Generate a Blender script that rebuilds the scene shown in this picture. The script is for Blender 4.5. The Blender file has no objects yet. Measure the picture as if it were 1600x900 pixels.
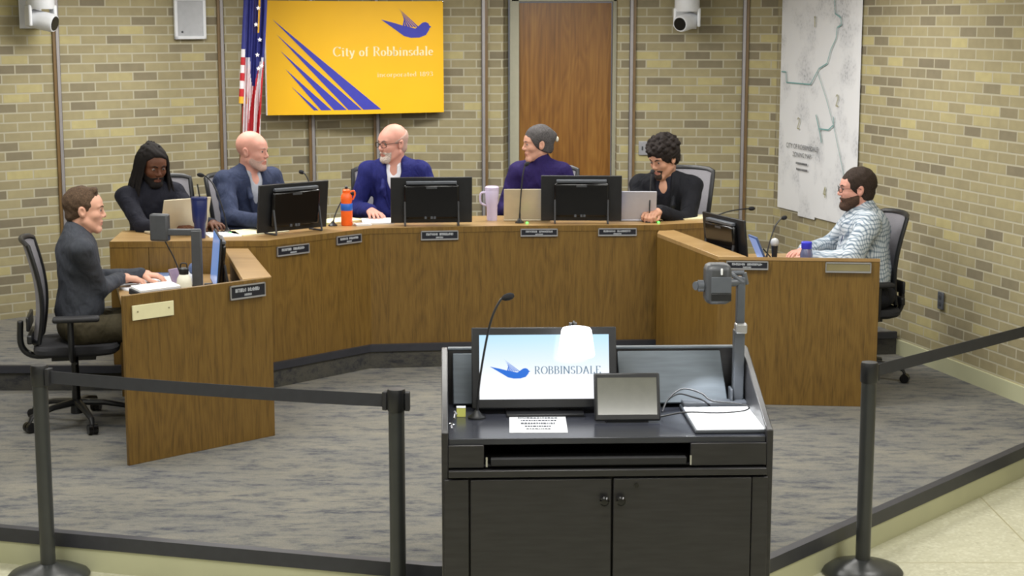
import bpy, math, random
import numpy as np
from mathutils import Vector, Matrix
random.seed(7); np.random.seed(7)
R = math.radians
C = bpy.context.scene.collection
V3 = Vector

# ------------------------------------------------------------------ materials
def lin(c):
    return tuple(((v/255)/12.92 if v/255 <= .04045 else ((v/255+.055)/1.055)**2.4) for v in c) + (1,)

def newmat(name):
    m = bpy.data.materials.new(name); m.use_nodes = True
    nt = m.node_tree; b = nt.nodes['Principled BSDF']
    return m, nt, b

def N(nt, kind, **kw):
    n = nt.nodes.new(kind)
    for k, v in kw.items():
        if k.startswith('i_'):
            key = k[2:]; key = int(key) if key.isdigit() else key.replace('_', ' ')
            n.inputs[key].default_value = v
        else: setattr(n, k, v)
    return n

def ramp(nt, fac, stops, interp='LINEAR'):
    r = nt.nodes.new('ShaderNodeValToRGB'); e = r.color_ramp.elements
    r.color_ramp.interpolation = interp
    while len(e) < len(stops): e.new(.5)
    for i, (p, c) in enumerate(stops): e[i].position = p; e[i].color = c
    nt.links.new(fac, r.inputs[0]); return r

def pmat(name, rgb, rough=.5, metal=0., var=.10, scale=25., bump=0., spec=.5, emis=None, estr=1., sss=0., stretch=None, coat=0., alpha=None, trans=0.):
    m, nt, b = newmat(name)
    tc = N(nt, 'ShaderNodeTexCoord'); mp = N(nt, 'ShaderNodeMapping')
    if stretch: mp.inputs['Scale'].default_value = stretch
    nt.links.new(tc.outputs['Object'], mp.inputs[0])
    no = N(nt, 'ShaderNodeTexNoise', i_Scale=scale, i_Detail=3.)
    nt.links.new(mp.outputs[0], no.inputs[0])
    c = lin(rgb); d = tuple(v*(1-var) for v in c[:3])+(1,); l = tuple(min(1, v*(1+var)) for v in c[:3])+(1,)
    r = ramp(nt, no.outputs['Fac'], [(.3, d), (.7, l)])
    nt.links.new(r.outputs[0], b.inputs['Base Color'])
    b.inputs['Roughness'].default_value = rough; b.inputs['Metallic'].default_value = metal
    b.inputs['Specular IOR Level'].default_value = spec
    b.inputs['Coat Weight'].default_value = coat
    b.inputs['Transmission Weight'].default_value = trans
    if sss:
        b.inputs['Subsurface Weight'].default_value = sss
        b.inputs['Subsurface Radius'].default_value = (.012, .005, .003)
        b.inputs['Subsurface Scale'].default_value = 1.
    if emis is not None:
        b.inputs['Emission Color'].default_value = lin(emis); b.inputs['Emission Strength'].default_value = estr
    if alpha is not None: b.inputs['Alpha'].default_value = alpha
    if bump:
        bp = N(nt, 'ShaderNodeBump', i_Strength=bump, i_Distance=.002)
        nt.links.new(no.outputs['Fac'], bp.inputs['Height']); nt.links.new(bp.outputs[0], b.inputs['Normal'])
    return m

def wood_mat(name, dark, mid, light, axis='Z', rough=.38, fine=150., vary=True):
    m, nt, b = newmat(name)
    tc = N(nt, 'ShaderNodeTexCoord'); mp = N(nt, 'ShaderNodeMapping')
    sc = {'Z': (1, 1, .035), 'X': (.035, 1, 1), 'Y': (1, .035, 1)}[axis]
    mp.inputs['Scale'].default_value = sc
    nt.links.new(tc.outputs['Object'], mp.inputs[0])
    n1 = N(nt, 'ShaderNodeTexNoise', i_Scale=fine, i_Detail=4., i_Roughness=.6)
    n2 = N(nt, 'ShaderNodeTexNoise', i_Scale=fine*.16, i_Detail=3., i_Distortion=.5)
    nt.links.new(mp.outputs[0], n1.inputs[0]); nt.links.new(mp.outputs[0], n2.inputs[0])
    mp2 = N(nt, 'ShaderNodeMapping'); mp2.inputs['Scale'].default_value = {'Z': (1, 1, .16), 'X': (.16, 1, 1), 'Y': (1, .16, 1)}[axis]
    nt.links.new(tc.outputs['Object'], mp2.inputs[0])
    n3 = N(nt, 'ShaderNodeTexNoise', i_Scale=5., i_Detail=2., i_Distortion=.3)
    nt.links.new(mp2.outputs[0], n3.inputs[0])
    mul = N(nt, 'ShaderNodeMath', operation='MULTIPLY', i_1=26.); nt.links.new(n3.outputs['Fac'], mul.inputs[0])
    fr = N(nt, 'ShaderNodeMath', operation='PINGPONG', i_1=1.); nt.links.new(mul.outputs[0], fr.inputs[0])
    a = N(nt, 'ShaderNodeMath', operation='MULTIPLY', i_1=.62); nt.links.new(n1.outputs['Fac'], a.inputs[0])
    c = N(nt, 'ShaderNodeMath', operation='MULTIPLY_ADD', i_1=.28); nt.links.new(n2.outputs['Fac'], c.inputs[0]); nt.links.new(a.outputs[0], c.inputs[2])
    d = N(nt, 'ShaderNodeMath', operation='MULTIPLY_ADD', i_1=.10); nt.links.new(fr.outputs[0], d.inputs[0]); nt.links.new(c.outputs[0], d.inputs[2])
    r = ramp(nt, d.outputs[0], [(.32, lin(dark)), (.5, lin(mid)), (.66, lin(light))])
    nt.links.new(r.outputs[0], b.inputs['Base Color'])
    b.inputs['Roughness'].default_value = rough
    bp = N(nt, 'ShaderNodeBump', i_Strength=.12, i_Distance=.001)
    nt.links.new(n1.outputs['Fac'], bp.inputs['Height']); nt.links.new(bp.outputs[0], b.inputs['Normal'])
    return m

def brick_mat(name):
    m, nt, b = newmat(name)
    tc = N(nt, 'ShaderNodeTexCoord')
    br = N(nt, 'ShaderNodeTexBrick', offset=.5, squash=1., i_Scale=1., i_Mortar_Size=.0062, i_Mortar_Smooth=.25, i_Bias=0., i_Brick_Width=.2032, i_Row_Height=.0678)
    br.inputs['Color1'].default_value = (0, 0, 0, 1); br.inputs['Color2'].default_value = (1, 1, 1, 1); br.inputs['Mortar'].default_value = (.5, .5, .5, 1)
    nt.links.new(tc.outputs['UV'], br.inputs['Vector'])
    r = ramp(nt, br.outputs['Color'], [(0, lin((122, 113, 92))), (.14, lin((130, 121, 97))), (.24, lin((146, 136, 105))), (.55, lin((152, 142, 109))), (.86, lin((158, 148, 112))), (.93, lin((176, 165, 118)))])
    no = N(nt, 'ShaderNodeTexNoise', i_Scale=14., i_Detail=4.); nt.links.new(tc.outputs['UV'], no.inputs[0])
    mx = N(nt, 'ShaderNodeMix', data_type='RGBA', blend_type='MULTIPLY'); mx.inputs[0].default_value = .35
    g = ramp(nt, no.outputs['Fac'], [(.3, (.72, .72, .72, 1)), (.7, (1.1, 1.1, 1.1, 1))])
    nt.links.new(r.outputs[0], mx.inputs[6]); nt.links.new(g.outputs[0], mx.inputs[7])
    mo = N(nt, 'ShaderNodeMix', data_type='RGBA')
    mo.inputs[7].default_value = lin((172, 166, 144))
    nt.links.new(br.outputs['Fac'], mo.inputs[0]); nt.links.new(mx.outputs[2], mo.inputs[6])
    nt.links.new(mo.outputs[2], b.inputs['Base Color'])
    b.inputs['Roughness'].default_value = .85
    inv = N(nt, 'ShaderNodeMath', operation='SUBTRACT', i_0=1.); nt.links.new(br.outputs['Fac'], inv.inputs[1])
    bp = N(nt, 'ShaderNodeBump', i_Strength=.5, i_Distance=.004)
    nt.links.new(inv.outputs[0], bp.inputs['Height']); nt.links.new(bp.outputs[0], b.inputs['Normal'])
    return m

def carpet_mat(name, k=1.):
    m, nt, b = newmat(name)
    tc = N(nt, 'ShaderNodeTexCoord'); mp = N(nt, 'ShaderNodeMapping'); mp.inputs['Scale'].default_value = (.38, 1.0, 1)
    nt.links.new(tc.outputs['Object'], mp.inputs[0])
    n1 = N(nt, 'ShaderNodeTexNoise', i_Scale=17., i_Detail=6., i_Roughness=.75); nt.links.new(mp.outputs[0], n1.inputs[0])
    n2 = N(nt, 'ShaderNodeTexNoise', i_Scale=3.2, i_Detail=3.); nt.links.new(mp.outputs[0], n2.inputs[0])
    n3 = N(nt, 'ShaderNodeTexNoise', i_Scale=260., i_Detail=2.); nt.links.new(tc.outputs['Object'], n3.inputs[0])
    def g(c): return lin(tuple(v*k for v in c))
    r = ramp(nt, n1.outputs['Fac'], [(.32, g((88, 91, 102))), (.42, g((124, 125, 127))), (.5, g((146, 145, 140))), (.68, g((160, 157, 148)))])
    r2 = ramp(nt, n2.outputs['Fac'], [(.35, (.88, .88, .89, 1)), (.65, (1.08, 1.05, .98, 1))])
    r3 = ramp(nt, n3.outputs['Fac'], [(.3, (.8, .8, .8, 1)), (.7, (1.15, 1.15, 1.15, 1))])
    a = N(nt, 'ShaderNodeMix', data_type='RGBA', blend_type='MULTIPLY'); a.inputs[0].default_value = 1
    nt.links.new(r.outputs[0], a.inputs[6]); nt.links.new(r2.outputs[0], a.inputs[7])
    c = N(nt, 'ShaderNodeMix', data_type='RGBA', blend_type='MULTIPLY'); c.inputs[0].default_value = .8
    nt.links.new(a.outputs[2], c.inputs[6]); nt.links.new(r3.outputs[0], c.inputs[7])
    nt.links.new(c.outputs[2], b.inputs['Base Color']); b.inputs['Roughness'].default_value = .95
    b.inputs['Specular IOR Level'].default_value = .15
    bp = N(nt, 'ShaderNodeBump', i_Strength=.4, i_Distance=.003); nt.links.new(n3.outputs['Fac'], bp.inputs['Height']); nt.links.new(bp.outputs[0], b.inputs['Normal'])
    return m

def terrazzo_mat(name):
    m, nt, b = newmat(name)
    tc = N(nt, 'ShaderNodeTexCoord')
    v = N(nt, 'ShaderNodeTexVoronoi', i_Scale=70.); nt.links.new(tc.outputs['Object'], v.inputs['Vector'])
    r = ramp(nt, v.outputs['Color'], [(0, lin((166, 162, 140))), (.12, lin((184, 182, 160))), (.6, lin((192, 190, 168))), (.95, lin((204, 203, 184)))])
    n = N(nt, 'ShaderNodeTexNoise', i_Scale=2., i_Detail=3.); nt.links.new(tc.outputs['Object'], n.inputs[0])
    r2 = ramp(nt, n.outputs['Fac'], [(.3, (.9, .9, .88, 1)), (.7, (1.03, 1.03, 1.02, 1))])
    a = N(nt, 'ShaderNodeMix', data_type='RGBA', blend_type='MULTIPLY'); a.inputs[0].default_value = 1
    nt.links.new(r.outputs[0], a.inputs[6]); nt.links.new(r2.outputs[0], a.inputs[7])
    br = N(nt, 'ShaderNodeTexBrick', offset=0., i_Scale=1., i_Mortar_Size=.004, i_Mortar_Smooth=.1, i_Brick_Width=1.2, i_Row_Height=1.2)
    nt.links.new(tc.outputs['Object'], br.inputs['Vector'])
    c = N(nt, 'ShaderNodeMix', data_type='RGBA'); c.inputs[7].default_value = lin((160, 154, 122))
    nt.links.new(br.outputs['Fac'], c.inputs[0]); nt.links.new(a.outputs[2], c.inputs[6])
    nt.links.new(c.outputs[2], b.inputs['Base Color']); b.inputs['Roughness'].default_value = .32
    return m

def plaid_mat(name):
    m, nt, b = newmat(name)
    tc = N(nt, 'ShaderNodeTexCoord'); no = N(nt, 'ShaderNodeTexNoise', i_Scale=6., i_Detail=2.)
    nt.links.new(tc.outputs['Object'], no.inputs[0])
    ad = N(nt, 'ShaderNodeMix', data_type='VECTOR'); ad.inputs[0].default_value = .1
    nt.links.new(tc.outputs['Object'], ad.inputs[4]); nt.links.new(no.outputs['Color'], ad.inputs[5])
    sep = N(nt, 'ShaderNodeSeparateXYZ'); nt.links.new(ad.outputs[1], sep.inputs[0])
    def stripes(out, freq, ph):
        a = N(nt, 'ShaderNodeMath', operation='MULTIPLY_ADD', i_1=freq, i_2=ph); nt.links.new(out, a.inputs[0])
        s = N(nt, 'ShaderNodeMath', operation='SINE'); nt.links.new(a.outputs[0], s.inputs[0]); return s
    sx = N(nt, 'ShaderNodeMath', operation='ADD'); nt.links.new(sep.outputs[0], sx.inputs[0]); nt.links.new(sep.outputs[1], sx.inputs[1])
    s1 = stripes(sx.outputs[0], 260., 0); s2 = stripes(sep.outputs[2], 240., 1.)
    r1 = ramp(nt, s1.outputs[0], [(.05, lin((212, 217, 222))), (.5, lin((180, 190, 200))), (.8, lin((136, 150, 166)))])
    r2 = ramp(nt, s2.outputs[0], [(.05, lin((228, 231, 234))), (.5, lin((196, 205, 210))), (.8, lin((150, 163, 174)))])
    a = N(nt, 'ShaderNodeMix', data_type='RGBA', blend_type='MULTIPLY'); a.inputs[0].default_value = .9
    nt.links.new(r1.outputs[0], a.inputs[6]); nt.links.new(r2.outputs[0], a.inputs[7])
    nt.links.new(a.outputs[2], b.inputs['Base Color']); b.inputs['Roughness'].default_value = .8
    return m

def map_mat(name):
    m, nt, b = newmat(name)
    tc = N(nt, 'ShaderNodeTexCoord')
    n = N(nt, 'ShaderNodeTexNoise', i_Scale=5., i_Detail=3.); nt.links.new(tc.outputs['UV'], n.inputs[0])
    v = N(nt, 'ShaderNodeTexVoronoi', i_Scale=70.); nt.links.new(tc.outputs['UV'], v.inputs['Vector'])
    r = ramp(nt, n.outputs['Fac'], [(.48, (0, 0, 0, 1)), (.66, (1, 1, 1, 1))])
    r2 = ramp(nt, v.outputs['Distance'], [(.1, lin((160, 163, 168))), (.55, lin((205, 206, 210)))])
    a = N(nt, 'ShaderNodeMix', data_type='RGBA'); a.inputs[6].default_value = lin((222, 223, 226))
    nt.links.new(r.outputs[0], a.inputs[0]); nt.links.new(r2.outputs[0], a.inputs[7])
    nt.links.new(a.outputs[2], b.inputs['Base Color']); b.inputs['Roughness'].default_value = .6
    return m

M = {}
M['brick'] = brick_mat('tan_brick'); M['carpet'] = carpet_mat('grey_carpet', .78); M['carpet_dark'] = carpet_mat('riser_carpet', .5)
M['terrazzo'] = terrazzo_mat('cream_terrazzo')
M['oak'] = wood_mat('oak_veneer', (82, 60, 24), (110, 83, 35), (121, 93, 42), fine=260.)
M['oaktop'] = wood_mat('oak_top', (142, 112, 70), (158, 127, 82), (170, 140, 94), 'X', .35, 60.)
M['oakdoor'] = wood_mat('oak_door', (104, 66, 22), (132, 88, 32), (150, 106, 44), 'Z', .35, 45.)
M['oaktrim'] = wood_mat('oak_trim', (92, 72, 44), (112, 88, 54), (126, 100, 62))
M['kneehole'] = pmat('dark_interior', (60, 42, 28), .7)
M['ceiling'] = pmat('ceiling_white', (215, 215, 208), .9)
M['cream'] = pmat('cream_riser', (184, 184, 152), .5, var=.05, scale=3)
M['creampaint'] = pmat('cream_paint', (166, 164, 144), .5, var=.04)
M['nosing'] = pmat('black_rubber_nosing', (46, 47, 54), .45, var=.1)
M['metalstrip'] = pmat('aluminium_strip', (150, 146, 146), .45, .4, var=.05)
M['darkstrip'] = pmat('dark_strip', (66, 60, 62), .5)
M['black'] = pmat('black_plastic', (24, 25, 28), .42, var=.15)
M['blackgloss'] = pmat('black_gloss', (13, 13, 15), .18, var=.1)
M['blackmatte'] = pmat('black_matte', (30, 30, 33), .7, var=.15)
M['charcoal'] = pmat('charcoal_plastic', (62, 64, 68), .45)
M['greyplastic'] = pmat('grey_plastic', (82, 86, 93), .4, var=.05)
M['greylight'] = pmat('light_grey_plastic', (176, 178, 182), .4, var=.05)
M['lectern'] = pmat('black_woodgrain_laminate', (41, 40, 42), .35, var=.22, scale=60, stretch=(.12, 1, 1), bump=.1)
M['lectop'] = pmat('black_laminate_top', (50, 52, 60), .2, var=.12, scale=60, stretch=(.12, 1, 1))
M['lecinner'] = pmat('grey_laminate_panel', (92, 100, 108), .45, var=.12, scale=70, stretch=(.1, 1, 1))
M['mesh'] = pmat('grey_chair_mesh', (132, 130, 136), .8, var=.12, scale=220)
M['meshdark'] = pmat('dark_chair_fabric', (34, 34, 38), .9, var=.2, scale=200)
M['white'] = pmat('white_plastic', (222, 224, 228), .4, var=.03)
M['paper'] = pmat('white_paper', (236, 238, 242), .7, var=.03)
M['yellowpaper'] = pmat('cream_paper', (236, 228, 186), .7, var=.03)
M['bluepaper'] = pmat('blue_folder', (78, 96, 134), .6)
M['ink'] = pmat('dark_ink', (70, 74, 84), .7)
M['plateink'] = pmat('plate_lettering', (188, 192, 198), .6, var=.05)
M['plateblack'] = pmat('engraved_black_plate', (26, 28, 38), .35)
M['platecream'] = pmat('cream_blank_plate', (226, 220, 178), .5, var=.03)
M['brass'] = pmat('brushed_brass_plate', (156, 146, 112), .35, .6, var=.3, scale=3)
M['silver'] = pmat('brushed_aluminium', (178, 178, 182), .35, .6, var=.03)
M['laptopgold'] = pmat('champagne_aluminium', (196, 184, 158), .4, .3, var=.03)
M['laptopsilver'] = pmat('silver_laptop_lid', (182, 182, 192), .4, .3, var=.03)
M['screenblue'] = pmat('blue_screen', (40, 70, 120), .2, emis=(96, 134, 190), estr=1.)
M['screenwhite'] = pmat('white_screen', (20, 22, 26), .12, emis=(232, 246, 255), estr=1.15)
nt_ = M['screenwhite'].node_tree; b_ = nt_.nodes['Principled BSDF']; tc_ = nt_.nodes.new('ShaderNodeTexCoord'); sx_ = nt_.nodes.new('ShaderNodeSeparateXYZ')
nt_.links.new(tc_.outputs['Generated'], sx_.inputs[0]); rp_ = ramp(nt_, sx_.outputs[2], [(.35, lin((250, 252, 255))), (1., lin((186, 228, 250)))]); nt_.links.new(rp_.outputs[0], b_.inputs['Emission Color'])
M['logoblue'] = pmat('screen_logo_blue', (5, 10, 20), .3, emis=(8, 112, 226), estr=1.)
M['logogrey'] = pmat('screen_text_grey', (10, 10, 12), .3, emis=(110, 140, 165), estr=.9)
M['glow'] = pmat('glowing_white_cone', (250, 250, 255), .5, emis=(250, 250, 255), estr=5.)
M['padglow'] = pmat('copy_board_added_glow', (245, 246, 248), .4, emis=(240, 244, 250), estr=.85)  # board's own emission stands in for the document camera light falling on it
M['tablet'] = pmat('dim_tablet_glass', (92, 92, 84), .12, var=.05)
M['led'] = pmat('green_led', (80, 230, 90), .4, emis=(90, 255, 90), estr=4.)
M['orange'] = pmat('orange_bottle', (236, 98, 24), .4, var=.08)
M['blue'] = pmat('blue_label', (34, 96, 190), .4)
M['navy'] = pmat('navy_tumbler', (22, 34, 84), .35)
M['lavender'] = pmat('lavender_tumbler', (196, 184, 208), .4, var=.03)
M['bluecap'] = pmat('blue_cap', (50, 52, 190), .4)
M['clear'] = pmat('hazy_clear_bottle', (120, 124, 158), .15, var=.05, trans=.5)
M['bottlewhite'] = pmat('white_bottle', (214, 212, 196), .4, var=.03)
M['yellow'] = pmat('banner_yellow', (250, 192, 0), .55, var=.02, scale=4)
M['bannerblue'] = pmat('banner_blue', (58, 62, 178), .6, var=.05)
M['bannerpale'] = pmat('banner_pale_lettering', (255, 240, 190), .6, var=.03)
M['gold'] = pmat('gold_fringe', (224, 172, 48), .5, var=.2)
M['flagred'] = pmat('flag_red', (182, 34, 44), .7); M['flagwhite'] = pmat('flag_white', (222, 218, 222), .7); M['flagblue'] = pmat('flag_blue', (44, 48, 120), .7)
M['pole'] = pmat('brown_pole', (96, 70, 40), .4)
M['map'] = map_mat('printed_map'); M['teal'] = pmat('map_teal_line', (112, 160, 160), .6); M['mapnum'] = pmat('map_number', (150, 146, 92), .6)
M['maptext'] = pmat('map_text', (70, 72, 78), .6)
M['sticky'] = pmat('sticky_note', (222, 224, 120), .6, var=.03)
M['chrome'] = pmat('chrome', (200, 200, 205), .15, 1., var=.02)
M['windscreen'] = pmat('foam_windscreen', (20, 20, 24), .95, scale=200, bump=.5)
M['belt'] = pmat('barrier_belt', (40, 41, 46), .75, var=.1)
M['post'] = pmat('stanchion_black', (48, 50, 50), .32, var=.12, scale=8)
M['eye'] = pmat('eye_white', (128, 118, 112), .3, var=.02); M['iris'] = pmat('iris', (44, 34, 28), .2)
M['purplephone'] = pmat('phone_case', (150, 128, 150), .4)

# ------------------------------------------------------------------ mesh builder
ORG = {}
class MB:
    def __init__(s): s.v = []; s.f = []; s.m = []; s.T = Matrix.Identity(4); s.mi = 0
    def add(s, vs, fs):
        o = len(s.v); s.v += [s.T @ V3(v) for v in vs]; s.f += [tuple(i+o for i in f) for f in fs]; s.m += [s.mi]*len(fs); return s
    def box(s, c, sz, rz=0., rx=0., ry=0.):
        Rm = Matrix.Rotation(rz, 3, 'Z') @ Matrix.Rotation(ry, 3, 'Y') @ Matrix.Rotation(rx, 3, 'X')
        vs = [V3(c) + Rm @ V3((x*sz[0]/2, y*sz[1]/2, z*sz[2]/2)) for x in (-1, 1) for y in (-1, 1) for z in (-1, 1)]
        return s.add(vs, [(0, 1, 3, 2), (4, 6, 7, 5), (0, 4, 5, 1), (2, 3, 7, 6), (0, 2, 6, 4), (1, 5, 7, 3)])
    def prism(s, poly, z0, z1):
        n = len(poly)
        a = sum(poly[i][0]*poly[(i+1) % n][1]-poly[(i+1) % n][0]*poly[i][1] for i in range(n))
        if a < 0: poly = poly[::-1]
        vs = [(p[0], p[1], z0) for p in poly]+[(p[0], p[1], z1) for p in poly]
        fs = [tuple(range(n))[::-1], tuple(range(n, 2*n))]+[(i, (i+1) % n, n+(i+1) % n, n+i) for i in range(n)]
        return s.add(vs, fs)
    def cyl(s, p0, p1, r0, r1=None, n=20, caps=True):
        return s.tube([p0, p1], [r0, r0 if r1 is None else r1], n, caps)
    def tube(s, pts, r, n=10, caps=True, flat=1.):
        pts = [V3(p) for p in pts]; k = len(pts)
        rs = r if isinstance(r, (list, tuple)) else [r]*k
        t0 = (pts[1]-pts[0]).normalized(); up = V3((0, 0, 1)) if abs(t0.z) < .9 else V3((1, 0, 0))
        u = t0.cross(up).normalized(); vs = []
        for i, p in enumerate(pts):
            t = (pts[min(i+1, k-1)]-pts[max(i-1, 0)]).normalized()
            u = (u-t*u.dot(t)).normalized(); w = t.cross(u)
            for j in range(n):
                a = 2*math.pi*j/n; vs.append(p+u*math.cos(a)*rs[i]+w*math.sin(a)*rs[i]*flat)
        fs = [(i*n+j, i*n+(j+1) % n, (i+1)*n+(j+1) % n, (i+1)*n+j) for i in range(k-1) for j in range(n)]
        if caps: fs += [tuple(range(n))[::-1], tuple(range((k-1)*n, k*n))]
        return s.add(vs, fs)
    def lathe(s, prof, c=(0, 0, 0), n=28):
        vs = []; fs = []
        for (r, z) in prof:
            for j in range(n):
                a = 2*math.pi*j/n; vs.append((c[0]+r*math.cos(a), c[1]+r*math.sin(a), c[2]+z))
        for i in range(len(prof)-1):
            for j in range(n): fs.append((i*n+j, i*n+(j+1) % n, (i+1)*n+(j+1) % n, (i+1)*n+j))
        fs += [tuple(range(n))[::-1], tuple(range((len(prof)-1)*n, len(prof)*n))]
        return s.add(vs, fs)
    def ball(s, c, r, n=14):
        if not isinstance(r, (tuple, list)): r = (r, r, r)
        vs = []; fs = []; k = n//2+1
        for i in range(1, k):
            t = math.pi*i/k
            for j in range(n):
                a = 2*math.pi*j/n; vs.append((c[0]+r[0]*math.sin(t)*math.cos(a), c[1]+r[1]*math.sin(t)*math.sin(a), c[2]+r[2]*math.cos(t)))
        for i in range(k-2):
            for j in range(n): fs.append((i*n+j, (i+1)*n+j, (i+1)*n+(j+1) % n, i*n+(j+1) % n))
        vs += [(c[0], c[1], c[2]+r[2]), (c[0], c[1], c[2]-r[2])]; a, b = len(vs)-2, len(vs)-1
        fs += [(a, j, (j+1) % n) for j in range(n)]+[(b, (k-2)*n+(j+1) % n, (k-2)*n+j) for j in range(n)]
        return s.add(vs, fs)
    def slab(s, P, th):           # planar quad P (4 points) given thickness along its normal (towards -normal)
        P = [V3(p) for p in P]; n = (P[1]-P[0]).cross(P[3]-P[0]).normalized()*th
        vs = P+[p-n for p in P]; k = len(P)
        return s.add(vs, [tuple(range(k)), tuple(range(k, 2*k))[::-1]]+[(i, k+i, k+(i+1) % k, (i+1) % k) for i in range(k)])
    def build(s, name, mats, parent=None, loc=None, bevel=0., ang=38, local=False):
        """local=False: verts are world coords (parents unrotated); local=True: verts in the parent's frame."""
        org = V3((0, 0, 0))
        if not local:
            org = ORG.get(parent.name, V3((0, 0, 0))) if parent else V3(loc or (0, 0, 0))
        me = bpy.data.meshes.new(name); me.from_pydata([tuple(v-org) for v in s.v], [], s.f)
        if not isinstance(mats, (list, tuple)): mats = [mats]
        for m in mats: me.materials.append(m)
        if len(mats) > 1: me.polygons.foreach_set('material_index', s.m)
        me.polygons.foreach_set('use_smooth', [True]*len(me.polygons)); me.update()
        me.set_sharp_from_angle(angle=R(ang))
        o = bpy.data.objects.new(name, me); C.objects.link(o)
        if parent: o.parent = parent
        else: o.location = org
        ORG[o.name] = org
        if bevel:
            b = o.modifiers.new('bevel', 'BEVEL'); b.width = bevel; b.segments = 2; b.limit_method = 'ANGLE'; b.angle_limit = R(40)
            b.harden_normals = False
        return o

def tag(o, label=None, cat=None, group=None, kind=None):
    if label: o['label'] = label
    if cat: o['category'] = cat
    if group: o['group'] = group
    if kind: o['kind'] = kind
    return o
def thing(name, label, cat, loc=(0, 0, 0), rz=0., group=None):
    o = bpy.data.objects.new(name, None); C.objects.link(o); o.location = loc; o.rotation_euler = (0, 0, rz); o.empty_display_size = .1
    ORG[o.name] = V3(loc); return tag(o, label, cat, group)
def struct(name, mb, mats, **kw):
    return tag(mb.build(name, mats, **kw), kind='structure')
def copy_tree(o, parent=None):
    c = o.copy(); C.objects.link(c)
    if parent: c.parent = parent
    for ch in [x for x in o.children]: copy_tree(ch, c)
    return c

def bez(pts, n=16):
    """Catmull-Rom through points"""
    P = [V3(p) for p in pts]; P = [P[0]*2-P[1]]+P+[P[-1]*2-P[-2]]; out = []
    for i in range(1, len(P)-2):
        for k in range(n):
            t = k/n
            out.append(.5*((2*P[i])+(P[i+1]-P[i-1])*t+(2*P[i-1]-5*P[i]+4*P[i+1]-P[i+2])*t*t+(3*P[i]-P[i-1]-3*P[i+1]+P[i+2])*t**3))
    out.append(P[-2]); return out

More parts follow.
